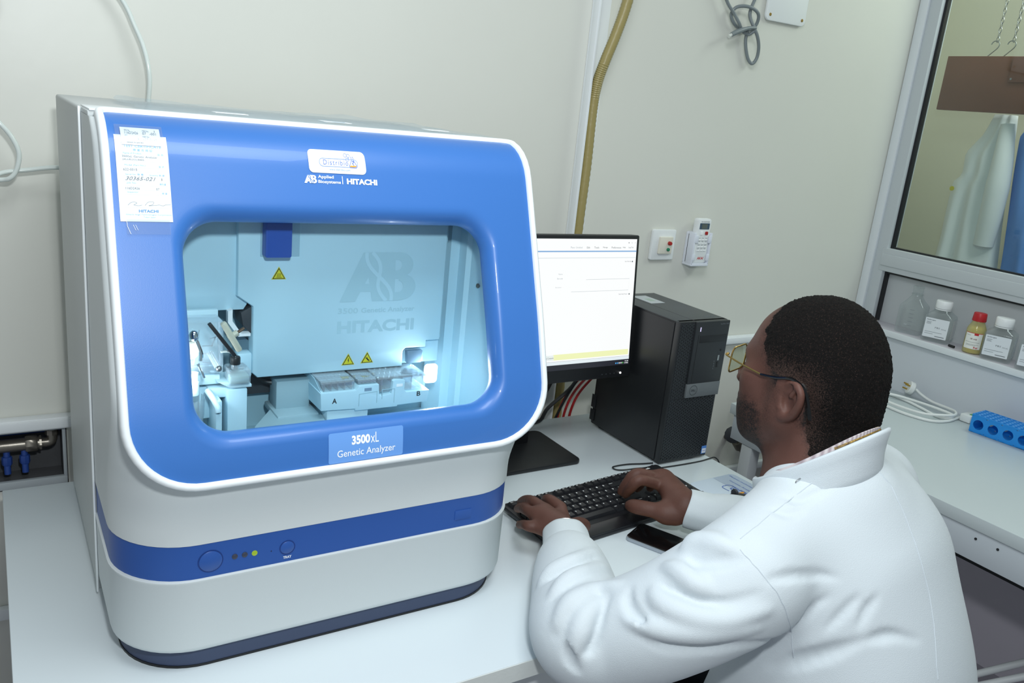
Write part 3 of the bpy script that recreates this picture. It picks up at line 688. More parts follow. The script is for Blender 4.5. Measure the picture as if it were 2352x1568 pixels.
def warn(cx, z0, kind):
    tri = lambda k: [(cx + a * k, z0 + .0062 + b * k) for a, b in ((-.0105, -.0062), (.0105, -.0062), (0, .0122))]
    t = make('warning_sign', poly2(G(), tri(1), of), 'warn_yellow', ov, smooth=False)
    make('border', poly2(G(), tri(.86), lambda u, v: (u, 1.1392, v)), 'black_ink', t, smooth=False)
    make('field', poly2(G(), tri(.70), lambda u, v: (u, 1.1388, v)), 'warn_yellow', t, smooth=False)
    g = G(); fn = lambda u, v: (u, 1.1384, v)
    if kind == 'heat':
        for dx in (-.002, 0, .002): stroke(g, catmull([(cx + dx, z0 + .0040), (cx + dx - .0007, z0 + .0055), (cx + dx + .0007, z0 + .0075), (cx + dx, z0 + .0090)], 4), .0005, fn)
        stroke(g, [(cx - .004, z0 + .0032), (cx + .004, z0 + .0032)], .0005, fn)
    elif kind == 'volt':
        poly2(g, [(cx, z0 + .0110), (cx - .0012, z0 + .0068), (cx, z0 + .0072), (cx - .0006, z0 + .0030), (cx + .0014, z0 + .0078), (cx + .0003, z0 + .0076), (cx + .0010, z0 + .0110)], fn)
    else:
        poly2(g, [(cx - .0012, z0 + .0070), (cx + .0004, z0 + .0078), (cx + .0042, z0 + .0042), (cx + .0030, z0 + .0030), (cx + .0005, z0 + .0050)], fn)
        for a in ((-.0030, .0084), (-.0020, .0092), (-.0008, .0098), (.0006, .0094)): stroke(g, [(cx - .0002, z0 + .0072), (cx + a[0], z0 + a[1])], .0006, fn)
    make('pictogram', g, 'black_ink', t, smooth=False)
warn(.3405, .509, 'heat'); warn(.4495, .3735, 'volt'); warn(.480, .3745, 'hand')
# autosampler tray with two plates
ty = 1.095; kT = ty / 1.058
def TK(g): return g.map(lambda x, y, z: (x * kT, y, .772 - (.772 - z) * kT))
TR = [(.381, .336), (.432, .334), (.432, .331), (.498, .331), (.498, .333), (.547, .334), (.549, .352), (.512, .352), (.508, .356), (.508, .371), (.492, .373), (.489, .371), (.487, .352), (.470, .350), (.468, .352), (.467, .368), (.436, .368), (.432, .362), (.379, .362)]
tr_ = make('sample_tray', TK(G().prism(TR, ty, ty + .09, bev=.0015)), 'inner', AN)
make('tray_side', TK(G().prism([(ty + .002, .3365), (ty + .10, .334), (ty + .10, .378), (ty + .035, .374), (ty + .002, .362)], .3805, .384, 'x')), 'inner', tr_)
make('tray_groove', TK(G().prism([(.4365, .3375), (.4375, .3375), (.4375, .3555), (.4640, .3575), (.4640, .3400), (.4650, .3400), (.4650, .3585), (.4365, .3565)], ty - .0002, ty + .001)), 'inner_dark', tr_)
make('tray_groove', TK(G().prism([(.4915, .3375), (.4925, .3375), (.4925, .3600), (.4720, .3600), (.4720, .3450), (.4730, .3450), (.4730, .3590), (.4915, .3590)], ty - .0002, ty + .001)), 'inner_dark', tr_)
tf = lambda u, v: (u, ty - .0003, v)
make('lettering', TK(text(G(), 'A', tf, .3965, .3455, width=.0068, height=.0078, bold=.02)), 'black_ink', tr_)
make('lettering', TK(text(G(), 'B', tf, .5285, .3445, width=.0060, height=.0075, bold=.02)), 'black_ink', tr_)
make('tray_slot', TK(G().box(.4445, .4555, ty - .0003, ty + .001, .3600, .3645)), 'smoked', tr_)
make('tray_slot', TK(G().box(.4945, .5045, ty - .0003, ty + .001, .3620, .3665)), 'white_ink', tr_)
def plate(x0, x1, z0, z1):
    x0 *= kT; x1 *= kT; z0 = .772 - (.772 - z0) * kT; z1 = .3632 if x1 - x0 > .04 else .3618
    p = make('sample_plate', G().box(x0, x1, ty + .006, ty + .085, z0, z1, .002), 'clear_plastic', tr_)
    g = G()
    for k in range(5):
        x = x0 + (x1 - x0) * (k + .5) / 5
        g.box(x - .0012, x + .0012, ty + .0065, ty + .084, z0 + .001, z1 - .001, .0004)
    g.box(x0 + .001, x1 - .001, ty + .0065, ty + .084, z1 - .004, z1 - .0025)
    make('plate_ribs', g, 'clear_plastic', p)
    g = G()
    for k in range(9):
        x = x0 + (x1 - x0) * (k + .5) / 9
        for r_ in range(3): g.lathe([(.0022, 0), (.0026, .004)], (x, ty + .014 + r_ * .018, z1 - .0038), seg=8)
    make('plate_wells', g, 'clear_plastic', p)
plate(.381, .432, .3615, .3865); plate(.436, .466, .3685, .385); plate(.466, .545, .3525, .382)
mat('tray_led', '#eef6ff', .5, emit=4.0)
make('led_strip', G().prism(rrect(.583, .606, .330, .362, .006), 1.144, 1.147), 'tray_led', AN)
# stage below the tray, dark rails
make('stage', G().box(.405, .47, 1.10, 1.17, .262, .335, .002), 'inner_pale', AN)
make('stage_plate', G().prism([(.30, 1.10), (.40, 1.09), (.41, 1.17), (.345, 1.17)], .300, .306, 'z'), mat('stage_grey', '#9cb6bf', .5), AN)  # stage grey has the shade under the tray put into its colour
make('stage_block', G().box(.344, .395, 1.15, 1.185, .306, .352, .002), mat('stage_grey', '#9cb6bf', .5), AN)
make('stage_foot', G().box(.338, .40, 1.12, 1.19, .300, .309, .002), mat('stage_grey', '#9cb6bf', .5), AN)
make('rail_cover', G().prism([(.312, 1.02), (.44, 1.0), (.44, 1.10), (.285, 1.10)], .286, .292, 'z'), mat('stage_grey', '#9cb6bf', .5), AN)
make('belt', G().tube([(.31, 1.19, .36), (.335, 1.18, .345), (.36, 1.175, .342), (.40, 1.18, .35)], .004, 8), 'black_plastic', AN)
make('shadow_gap', G().box(.30, .58, 1.195, 1.205, .32, .37), 'dark_grey', AN)  # dark plate in place of the shade below the oven
# polymer pump at lower left
pp = make('pump_block', G().box(.196, .2545, 1.09, 1.13, .393, .4655, .003), 'clear_plastic', AN)
make('pump_backing', G().box(.19, .2575, 1.135, 1.145, .385, .47, .002), 'inner_pale', pp)
g = G()
random.seed(2)
for k in range(9): 
    a = random.uniform(0, PI); x, z = random.uniform(.206, .243), random.uniform(.405, .455)
    g.tube([(x, 1.0915, z), (x + .014 * math.cos(a), 1.0915, z + .014 * math.sin(a))], .0009, 6, 0)
make('pump_channels', g, 'clear_plastic', pp)
make('pump_screw', G().tube([(.236, 1.088, .424), (.243, 1.072, .408)], .0045, 12, 0), 'clear_plastic', pp)
make('screw_tip', G().sphere((.2435, 1.070, .4065), .0042), 'pump_metal', pp)
make('lever', G().lathe([(.011, 0), (.012, .002), (.012, .006), (.010, .008)], (.210, 1.085, .431), (.3, -1, 0), 20), mat('ivory', '', 0), AN)
make('ferrule', G().sphere((.2145, 1.08, .450), .0065, .006, .008), mat('chrome', '#e8eef2', .12, 1.0), AN)
make('lever_arm', G().tube([(.217, 1.078, .444), (.222, 1.075, .428), (.222, 1.075, .418)], .003, 8), mat('chrome', '', 0), AN)
make('lever_rod', G().tube([(.219, 1.078, .413), (.226, 1.074, .394)], .002, 8), mat('chrome', '', 0), AN)
make('array_port_plate', G().box(-.0025, .0025, -.004, .004, -.028, .028, .001, M=Matrix.Translation((.2475, 1.07, .446)) @ Matrix.Rotation(-.62, 4, 'Y')), 'black_plastic', AN)
make('array_knob', G().box(-.004, .004, -.005, .005, -.023, .023, .003, M=Matrix.Translation((.2580, 1.065, .451)) @ Matrix.Rotation(-.50, 4, 'Y')), mat('putty', '#b9b8a6', .45), AN)
make('array_shaft', G().tube([(.254, 1.066, .449), (.2665, 1.066, .456)], .0042, 10, 0), mat('putty', '', 0), AN)
make('array_tip', G().tube([(.266, 1.066, .456), (.275, 1.068, .461)], .0022, 8, 0), mat('bronze', '#6a5647', .4, .6), AN)
make('detector_block', G().prism([(0.2907, 0.4602), (0.3086, 0.4708), (0.3170, 0.4560), (0.3170, 0.4181), (0.3054, 0.4287), (0.2938, 0.4413)], 1.148, 1.190, bev=.002), 'dark_grey', AN)
make('detector_bracket', G().prism([(0.2715, 0.4652), (0.2777, 0.4673), (0.2777, 0.4507), (0.2902, 0.4321), (0.3026, 0.4321), (0.3026, 0.4279), (0.2860, 0.4279), (0.2715, 0.4487)], 1.140, 1.152), 'white_plastic', AN)
make('detector_shield', G().prism([(0.2890, 0.4302), (0.3138, 0.4074), (0.3138, 0.3867), (0.2890, 0.4054)], 1.160, 1.175), mat('slate_inner', '#5b7582', .5), AN)
make('oven_corner', G().box(.285, .306, 1.142, 1.18, .366, .402, .003), 'inner', AN)
bt = make('buffer_jar', G().box(.2575, .2860, 1.070, 1.105, .381, .402, .003), 'clear_plastic', AN)
make('jar_fluid', G().box(.2590, .2845, 1.072, 1.103, .3825, .393, .002), mat('fluid', '#a9c3c4', .1), bt)
make('jar_cap', G().lathe([(.0066, 0), (.0068, .001), (.0068, .009), (.006, .0105), (0, .0105)], (.2675, 1.082, .4075), seg=20), 'black_plastic', bt)
make('jar_neck', G().lathe([(.0055, 0), (.0055, .007)], (.2675, 1.082, .4015), seg=14), 'clear_plastic', bt)
make('feed_tube', G().tube([(.247, 1.075, .428), (.256, 1.075, .428), (.263, 1.078, .424), (.267, 1.082, .417)], .0016, 8), 'pvc_tube', bt)
make('jar_stand', G().prism([(.243, .386), (.288, .379), (.288, .3755), (.260, .3755)], 1.075, 1.125, bev=.001), 'inner_pale', AN)
make('side_column', G().box(.256, .2825, 1.075, 1.125, .262, .374, .002), 'inner', AN)
make('side_column', G().box(.238, .2465, 1.062, 1.115, .262, .364, .002), 'inner', AN)
make('column_link', G().box(.234, .268, 1.085, 1.12, .360, .374, .002), 'inner_pale', AN)
make('hook', G().tube([(.232, 1.085, .372), (.237, 1.07, .364), (.240, 1.06, .356), (.2405, 1.058, .350)], .0042, 10), 'inner_pale', AN)
make('side_block', G().box(.225, .240, 1.10, 1.14, .326, .372, .002), 'inner', AN)
make('side_block', G().box(.205, .233, 1.11, 1.15, .30, .376, .003), 'inner_pale', AN)
make('cup', G().lathe([(.016, 0), (.020, .02), (.021, .045)], (.209, 1.09, .318), seg=24, cap=False), 'clear_plastic', AN)
make('pump_base', G().box(.19, .25, 1.09, 1.14, .378, .392, .002), 'inner_pale', AN)
make('pump_piston', G().lathe([(.0075, 0), (.0075, .018), (.0065, .019), (.0065, .03)], (.2125, 1.075, .372), seg=18), 'inner_pale', AN)
# lamps inside the instrument
def spot(name, loc, target, size, power):
    area(name, loc, target, size, size, power, (0.93, 0.97, 1.0))
spot('tray_lamp', (.594, 1.136, .352), (.50, 1.06, .345), .012, 0.30)
spot('pump_lamp', (.20, 1.06, .40), (.26, 1.12, .42), .03, 0.10)
# ------------------------------------------------------------------ monitor
MO = thing('monitor', 'black flat monitor with a bright white window on screen', 'monitor', (1.03, 1.5, 0.0))
mx0, mx1, mz0, mz1 = .786, 1.291, .182, .518
tl = math.radians(6.0)
def MT(x, y, z):   # local screen frame (y = depth behind the screen face, z from the bottom) -> world
    return (x, 1.447 + z * math.sin(tl) + y * math.cos(tl), mz0 + z * math.cos(tl) - y * math.sin(tl))
H = (mz1 - mz0) / math.cos(tl)
g = G().prism(rrect(mx0, mx1, 0, H, .004), 0, .032, bev=.003).map(lambda x, y, z: MT(x, y, z)); make('casing', g, 'black_plastic', MO)
g = G().prism(rrect(mx0 + .12, mx1 - .12, .06, H - .06, .02), .03, .055, bev=.008).map(MT); make('rear_housing', g, 'black_plastic', MO)
sx0, sx1, sz0, sz1 = mx0 + .008, mx1 - .008, .030, H - .009
sf = lambda d: (lambda u, v: MT(u, -d, v))
def glow(name, col, e): return mat(name, col, .3, emit=e)
scr = make('screen', poly2(G(), [(sx0, sz0), (sx1, sz0), (sx1, sz1), (sx0, sz1)], sf(.0004)), glow('scr_white', '#fafcfc', 1.0), MO, smooth=False)
def rect(name, u0, u1, v0, v1, m, d=.0008): return make(name, poly2(G(), [(u0, v0), (u1, v0), (u1, v1), (u0, v1)], sf(d)), m, scr, smooth=False)
rect('title_rule', sx0, sx1, sz1 - .0295, sz1 - .0265, glow('scr_blue', '#8fb9e6', .9))
rect('tool_rule', sx0, sx1, sz1 - .0432, sz1 - .0422, glow('scr_grey', '#cdd8de', .95))
rect('task_bar', sx0, sx1, sz0, sz0 + .013, glow('scr_dark', '#2b2d3d', .45))
rect('status_bar', sx0, sx1, sz0 + .013, sz0 + .020, glow('scr_pale', '#e2edf2', 1.0))
rect('status_rule', sx0, sx1, sz0 + .0205, sz0 + .0212, glow('scr_slate', '#a9b6c2', .8))
rect('notice_bar', 1.06, sx1 - .004, sz0 + .0245, sz0 + .0375, glow('scr_yellow', '#eef3b8', 1.0))
rect('tab_button', 1.015, 1.063, sz0 + .0245, sz0 + .0365, glow('scr_tab', '#e9f1f0', .98))
f_ = sf(.0012); ik = glow('scr_ink', '#74838c', .5); ik2 = glow('scr_ink_pale', '#b9c5cc', .8)
make('lettering', text(G(), 'Plate Contents', f_, 1.035, sz0 + .0285, width=.0265, height=.0040), ik, scr)
for s_, u in (('Edit', 1.137), ('Tools', 1.158), ('Manage', 1.183), ('Preferences', 1.208), ('Help', 1.241), ('Log Out', 1.258)):
    make('menu_word', text(G(), s_, f_, u, sz1 - .0215, height=.0042), ik, scr)
make('menu_word', text(G(), 'Plate: Untitled', f_, 1.092, sz1 - .0212, height=.0040), ik2, scr)
make('lettering', text(G(), 'Select Plate Help', f_, sx1 - .033, sz1 - .0535, width=.019, height=.0032), ik, scr)
make('lettering', text(G(), 'Select Assay Protocol', f_, sx1 - .045, sz1 - .1300, width=.026, height=.0032), ik, scr)
for u, v in ((sx1 - .0105, sz1 - .052), (sx1 - .0135, sz1 - .1285)): make('icon', poly2(G(), circ(u, v, .0018, 12), f_), ik, scr)
for s_, u, v in (('Name', 1.063, -.080), ('Barcode', 1.060, -.090), ('Description', 1.056, -.110)): make('lettering', text(G(), s_, f_, u, sz1 + v, height=.0032), ik2, scr)
g = G(); stroke(g, [(1.14, sz1 - .092), (sx1 - .016, sz1 - .092), (sx1 - .0175, sz1 - .119), (1.10, sz1 - .119)], .0006, f_); make('text_field', g, ik2, scr)
for k, s_ in enumerate('-□x'): make('window_button', text(G(), s_, f_, sx1 - .0255 + k * .0095, sz1 - .0095, width=.0022, height=.0022), ik, scr)
make('clock', text(G(), '10:15 AM', f_, sx1 - .0125, sz0 + .0075, width=.0105, height=.0028, bold=.03), glow('scr_text', '#f0f4f8', .9), scr)
make('clock', text(G(), '4/19/2022', f_, sx1 - .0135, sz0 + .0028, width=.0115, height=.0028, bold=.03), glow('scr_text', '', 0), scr)
for k, m in enumerate((glow('scr_icon_blue', '#4aa7ee', .9), glow('scr_icon_blue', '', 0), glow('scr_text', '', 0), glow('scr_text', '', 0), glow('scr_icon_green', '#6fd06a', .9))):
    make('tray_icon', poly2(G(), circ(sx1 - .0395 + k * .0053, sz0 + .0050, .0018, 10), f_), m, scr)
make('power_led', G().lathe([(.0024, 0), (.0024, .001), (0, .0014)], MT(mx1 - .031, 0, .0105), (0, -1, 0), 14, False), glow('led_white', '#ffffff', 3.0), MO)
for u in (.050, .062, .074, .086): make('menu_button', G().lathe([(.0016, 0), (.0016, .0008)], MT(mx1 - u, 0, .0105), (0, -1, 0), 10), 'dark_grey', MO)
make('stand_column', G().box(.992, 1.062, 1.515, 1.535, .006, .36, .004), 'black_plastic', MO)
make('stand_base', G().prism(rrect(.905, 1.132, 1.388, 1.580, .018), 0, .010, 'z', bev=.003), 'black_plastic', MO)
# ------------------------------------------------------------------ computer tower
PC = thing('computer_tower', 'black desktop computer tower beside the monitor', 'computer', (1.38, 1.45, 0.0))
mat('tower_black', '#17191c', 0.38, bump=.05, bscale=700); mat('tower_top', '#3d4245', 0.42); mat('tower_front', '#1e2124', .45); mat('tower_silver', '#63696c', .4)
make('case', G().box(1.3045, 1.4555, 1.335, 1.586, .006, .3475, .002), 'tower_black', PC)
make('top_panel', G().box(1.3035, 1.4565, 1.325, 1.5865, .3475, .3500, .001), 'tower_top', PC)
make('top_groove', G().box(1.352, 1.3532, 1.326, 1.5862, .3498, .3503), 'black_gloss', PC)
make('side_door', G().box(1.3030, 1.3050, 1.336, 1.5855, .008, .345, .0008), 'tower_black', PC)
make('front_bezel', G().box(1.304, 1.456, 1.318, 1.336, .004, .350, .003), 'tower_front', PC)
make('bezel_panel', G().box(1.350, 1.4558, 1.3125, 1.3185, .200, .3498, .0015), mat('tower_panel', '#2a2e31', .42), PC)
make('silver_panel', G().box(1.350, 1.4558, 1.3120, 1.3185, .166, .200, .0012), 'tower_silver', PC)
pf = lambda d: (lambda u, v: (u, 1.3125 - d, v))
g = G(); stroke(g, circ(1.3715, .184, .0118, 28), .0010, pf(.0010), True); make('emblem_ring', g, 'dark_grey', PC)
make('emblem_lettering', text(G(), 'DELL', pf(.0010), 1.3715, .1815, width=.0150, height=.0050, bold=.02, align='c'), 'dark_grey', PC)
make('power_mark', G().box(1.3625, 1.3650, 1.3118, 1.3126, .327, .337), glow('led_mark', '#cfc8ee', 1.0), PC)
make('drive_bay', G().box(1.366, 1.451, 1.3117, 1.3126, .300, .3165, .0004), mat('tower_front', '', 0), PC)
make('panel_groove', G().box(1.3605, 1.3612, 1.3120, 1.3127, .203, .318), 'black_gloss', PC)
for v in (.236, .253): make('usb_port', G().box(1.433, 1.438, 1.3119, 1.3127, v, v + .013), 'steel' if v > .24 else 'black_gloss', PC)
for v in (.232, .238, .244, .250): make('port_mark', G().box(1.4235, 1.4245, 1.3122, 1.3126, v, v + .003), 'grey_ink', PC)
make('jack', G().lathe([(.0025, 0), (.0025, .0006)], (1.440, 1.3126, .278), (0, -1, 0), 12), 'black_gloss', PC)
make('lettering', text(G(), 'OptiPlex 7050', pf(.0004), 1.4250, .3400, width=.0270, height=.0038), 'grey_ink', PC)
# perforated lattice of the bezel: crossing bars with the openings left dark
def lattice(u0, u1, v0, v1, step):
    g = G()
    for sgn in (1, -1):
        k0 = int((v0 - (u1 - u0) - .02) / step); k1 = int((v1 + (u1 - u0) + .02) / step)
        for k in range(k0, k1):
            c = k * step
            pts = []
            for u in (u0, u1):
                pts.append((u, c + sgn * .62 * (u - u0)))
            (ua, va), (ub, vb) = pts
            # clip to v range
            def cl(u, v):
                if v < v0: return (u0 + (v0 - c) / (sgn * .62), v0)
                if v > v1: return (u0 + (v1 - c) / (sgn * .62), v1)
                return (u, v)
            if max(va, vb) < v0 or min(va, vb) > v1: continue
            a, b = cl(ua, va), cl(ub, vb)
            if abs(a[0] - b[0]) < .001: continue
            stroke(g, [a, b], .0016, lambda u, v: (u, 1.3168, v))
            stroke(g, [a, b], .0016, lambda u, v: (u, 1.3176, v))
    return g
o = make('lattice', lattice(1.308, 1.347, .166, .345, .0075), mat('tower_bar', '#34393d', .45), PC, smooth=False); o['kind'] = 'stuff'
o = make('lattice', lattice(1.308, 1.452, .010, .163, .0075), mat('tower_bar', '', 0), PC, smooth=False); o['kind'] = 'stuff'
s_ = make('processor_sticker', G().box(1.4375, 1.4525, 1.3160, 1.3172, .012, .032), mat('chip_blue', '#4f7fc4', .3), PC)
make('sticker_field', G().box(1.4390, 1.4510, 1.3155, 1.3161, .014, .0255), mat('chip_white', '#d8dde6', .3), s_)
make('lettering', text(G(), 'intel', lambda u, v: (u, 1.3152, v), 1.4405, .0185, width=.008, height=.004), 'blue_ink', s_)
s_ = make('service_label', G().box(1.360, 1.405, 1.485, 1.560, .3501, .3506), mat('label_silver', '#b5bcc0', .35), PC)
make('label_mark', G().box(1.375, 1.392, 1.505, 1.53, .3506, .3508), mat('label_green', '#9cb0a4', .4), s_)
make('top_mark', text(G(), 'RW DVD', lambda u, v: (u, v, .3505), 1.410, 1.345, width=.032, height=.010), 'grey_ink', PC)
make('door_latch', G().box(1.3015, 1.3031, 1.575, 1.592, .05, .085, .001), 'black_plastic', PC)
make('door_latch', G().box(1.3015, 1.3031, 1.575, 1.592, .015, .045, .001), 'black_plastic', PC)
for x in (1.32, 1.44):
    for y in (1.35, 1.56): make('foot', G().lathe([(.008, 0), (.008, .0062)], (x, y, 0), seg=10), 'black_plastic', PC)
# ------------------------------------------------------------------ cables behind the monitor
mat('cable_black', '#1b1d20', .4); mat('cable_red', '#b3262a', .4)
def cable(label, pts, r, m, cat='cable', name='cable', group=None):
    c = np.mean(np.array(pts), 0)
    o = make(name, G().tube(pts, r, 8), m, loc=tuple(c)); tag(o, label, cat, group); return o
cable('black cable dropping straight down behind the monitor', [(1.130, 1.60, .25), (1.128, 1.615, .12), (1.135, 1.615, .05), (1.125, 1.61, .010), (1.09, 1.600, .0056), (1.03, 1.596, .0056)], .005, 'cable_black')
cable('black cable slanting down left behind the monitor', [(1.26, 1.61, .26), (1.215, 1.62, .17), (1.165, 1.625, .07), (1.140, 1.63, .025), (1.11, 1.625, .0062), (1.05, 1.622, .0056)], .005, 'cable_black')
cable('black cable curving down from beside the tower behind the monitor', [(1.33, 1.605, .25), (1.285, 1.615, .165), (1.255, 1.62, .10), (1.19, 1.625, .045), (1.155, 1.61, .018), (1.10, 1.612, .0166), (1.06, 1.612, .0166)], .005, 'cable_black')
cable('thin black cable dropping over the back of the desk', [(1.32, 1.615, .22), (1.29, 1.64, .12), (1.268, 1.665, .04), (1.25, 1.69, -.05)], .0035, 'cable_black')
for i, x in enumerate((1.275, 1.295, 1.315)):
    cable(('leftmost', 'middle', 'rightmost')[i] + ' of the red leads hanging between the monitor and the tower', [(1.345, 1.60, .14 + .01 * i), (x + .025, 1.64, .115), (x + .002, 1.672, .05), (x - .004, 1.69, -.02), (x + .006, 1.695, -.10)], .0035, 'cable_red', 'lead', 'red_lead')
tag(make('white_hose', G().tube([(1.205, 1.72, .30), (1.2, 1.722, .15), (1.205, 1.722, .0), (1.21, 1.722, -.3)], .022, 16), 'white_plastic', loc=(1.2, 1.72, 0)), 'fat white pipe standing against the wall behind the monitor', 'pipe')
# ------------------------------------------------------------------ keyboard
KB = thing('keyboard', 'black full size keyboard under the hands', 'keyboard', (1.058, 1.19, 0.0))
mat('key_black', '#1c1d21', 0.36); mat('kb_body', '#1a1b1f', .4); mat('kb_edge', '#15161a', .3)
ka = math.radians(6.0); KT = rotz(1.058, 1.19, ka)
def KZ(x, y, z): # slope: 9 mm front to 20 mm rear
    X, Y, _ = KT(x, y, 0); return (X, Y, z + (y + .09) / .17 * .010)
g = G().prism(rrect(-.225, .225, -.092, .080, (.022, .022, .008, .008), 6), .0005, .0105, 'z', bev=.003).map(KZ); make('base', g, 'kb_body', KB)
g = G().prism([(-.2245, -.06), (-.213, -.0915), (.213, -.0915), (.2245, -.06), (.220, -.058), (-.220, -.058)], .0095, .0125, 'z', bev=.001).map(KZ); make('palm_rest', g, 'kb_edge', KB)
U = .01905; KEYS = []
def row(y, x, items):
    for it in items:
        if isinstance(it, (int, float)): x += it * U; continue
        s_, wd = it if isinstance(it, tuple) else (it, 1.0)
        KEYS.append((x + wd * U / 2, y, wd, s_)); x += wd * U
x0 = -.2165
row(.0640, x0, ['Esc', .75, 'F1', 'F2', 'F3', 'F4', .42, 'F5', 'F6', 'F7', 'F8', .42, 'F9', 'F10', 'F11', 'F12', .2, 'Prt', 'Scr', 'Brk'])
row(.0400, x0, ['`', '1', '2', '3', '4', '5', '6', '7', '8', '9', '0', '-', '=', ('Backspace', 2), .2, 'Ins', 'Hom', 'PgU', .2, 'Num', '/', '*', '-'])
row(.0210, x0, [('Tab', 1.5), 'Q', 'W', 'E', 'R', 'T', 'Y', 'U', 'I', 'O', 'P', '[', ']', ('\\', 1.5), .2, 'Del', 'End', 'PgD', .2, '7', '8', '9', '+'])
row(.0020, x0, [('Caps', 1.75), 'A', 'S', 'D', 'F', 'G', 'H', 'J', 'K', 'L', ';', "'", ('Enter', 2.25), 3.4, '4', '5', '6', '+'])
row(-.0170, x0, [('Shift', 2.25), 'Z', 'X', 'C', 'V', 'B', 'N', 'M', ',', '.', '/', ('Shift', 2.75), 1.2, '↑', 1.2, '1', '2', '3', '='])
row(-.0360, x0, [('Ctrl', 1.25), ('Win', 1.25), ('Alt', 1.25), ('', 6.25), ('Alt', 1.25), ('Fn', 1.25), ('Menu', 1.25), ('Ctrl', 1.25), .2, '←', '↓', '→', .2, ('0', 2), '.', '='])
mcache = {}
for (kx, ky, wd, s_) in KEYS:
    if wd not in mcache:
        a = wd * U / 2 - .0007; b = a - .0028; g = G()
        g.loft([[(-a, -.0086, 0), (a, -.0086, 0), (a, .0086, 0), (-a, .0086, 0)], [(-b - .0008, -.0068, .0055), (b + .0008, -.0068, .0055), (b + .0008, .0074, .0055), (-b - .0008, .0074, .0055)],
                [(-b, -.0058, .0066), (b, -.0058, .0066), (b, .0066, .0066), (-b, .0066, .0066)]], True, True, True)
        o = make('key', g, 'key_black', None, smooth=True); mcache[wd] = o.data; bpy.data.objects.remove(o)
    X, Y, Z = KZ(kx, ky, .0106)
    o = bpy.data.objects.new('key', mcache[wd]); COL.objects.link(o); o.parent = KB
    o.location = Vector((X, Y, Z)) - KB.location; o.rotation_euler = (math.atan(.010 / .17), 0, ka)
    if s_:
        one = len(s_) == 1
        w2 = (.0032 if one else min(.0095, .0021 * len(s_))) if wd < 2 else .010
        q = G(); text(q, s_, lambda u, v: (u, v, .00675), -wd * U / 2 + .0045, (.0012 if one else .0025), width=w2, height=(.0038 if one else .0024), bold=.02, res=1)
        l_ = make('legend', q, 'white_ink', None, smooth=False); l_.parent = o
make('lettering', text(G(), 'logitech', lambda u, v: KZ(u, v, .0111), .160, .0655, width=.030, height=.0072, bold=.03), 'white_ink', KB)
for k in range(3): make('lock_lamp', G().lathe([(.0012, 0), (.0012, .0005)], KZ(.158 + .02 * k, .058, .0108), seg=8), 'grey_ink', KB)
make('cord', G().tube([(1.262, 1.293, .018), (1.258, 1.305, .008), (1.235, 1.318, .003), (1.20, 1.323, .0025), (1.185, 1.332, .0025), (1.19, 1.345, .0025), (1.23, 1.345, .0025), (1.27, 1.335, .0025), (1.297, 1.330, .0025)], .0018, 6), 'cable_black', KB)
cable('thin black wire curling on the desk in front of the tower', [(1.30, 1.302, .0022), (1.36, 1.299, .0022), (1.42, 1.299, .0022), (1.455, 1.302, .003), (1.472, 1.300, .004), (1.479, 1.29, -.01), (1.481, 1.285, -.06)], .0017, 'cable_black')
# ------------------------------------------------------------------ mouse pad, mouse, phone
MP = thing('mouse_pad', 'pale grey printed mouse pad at the right end of the desk', 'mouse pad', (1.38, 1.12, 0.0))
pa = math.radians(2); PT = rotz(1.38, 1.112, pa)
g = G().prism(rrect(-.075, .070, -.10, .104, .014), .0003, .0026, 'z', bev=.0006).map(PT); make('pad', g, mat('pad_grey', '#c5d3e0', .6), MP)
pz = lambda d: (lambda u, v: PT(u, v, d))
make('printed_panel', poly2(G(), rrect(.004, .0685, -.099, .1025, (.001, .013, .013, .001)), pz(.0029)), mat('pad_panel', '#a9b7c8', .6), MP)
rt = lambda d: (lambda u, v: PT(-.022 + v, .045 - u, d))    # print runs towards the sitter
g = G(); stroke(g, [(.0, .020), (.004, .020), (.026, .012), (.032, .014), (.032, .036), (.026, .038), (.004, .028), (.0, .028)], .0022, rt(.0034), True)
stroke(g, catmull([(.008, .008), (-.012, .008), (-.016, .020), (-.012, .034), (.006, .034)], 5), .0016, rt(.0034)); make('flask_print', g, 'blue_ink', MP)
make('flask_liquid', poly2(G(), [(.024, .0145), (.030, .0155), (.030, .0345), (.024, .0355)], rt(.0037)), 'orange_ink', MP)
stroke(g := G(), catmull([(.008, .020), (.012, .019), (.013, .024), (.017, .022), (.020, .026), (.022, .024)], 4), .0016, rt(.0037)); make('flask_mark', g, 'blue_ink', MP)
g = G(); stroke(g, circ(.042, .018, .006, 6), .0012, rt(.0034), True); stroke(g, circ(.050, .026, .005, 6), .0012, rt(.0034), True); make('molecule_print', g, 'blue_ink', MP)
for j, (s_, v, u) in enumerate((('Plateau technique', .082, -.020), ('Genetic Analyzer', .062, -.002), ('www.distribio.com', .046, .020))):
    make('lettering', text(G(), s_, rt(.0034), u - .03, v - .012, width=.075, height=.0065), mat('mid_blue_ink', '', 0), MP)
ms = thing('computer_mouse', 'black mouse half hidden by the far sleeve', 'mouse', (1.322, 1.066, .0026))
g = G(); rs = []
for t in np.linspace(0, PI / 2, 8):
    k = math.cos(t); rs.append([(1.322 + .030 * math.cos(a) * (k ** .6), 1.066 + .050 * math.sin(a) * (k ** .6), .0030 + .034 * math.sin(t) * (1 - .12 * math.sin(a))) for a in np.linspace(0, 2 * PI, 28, endpoint=False)])
make('shell', g.loft(rs, True, True, True), 'black_plastic', ms)
make('wheel', G().lathe([(.008, -.003), (.009, 0), (.008, .003)], (1.322, 1.097, .030), (1, 0, 0), 14), 'dark_grey', ms)
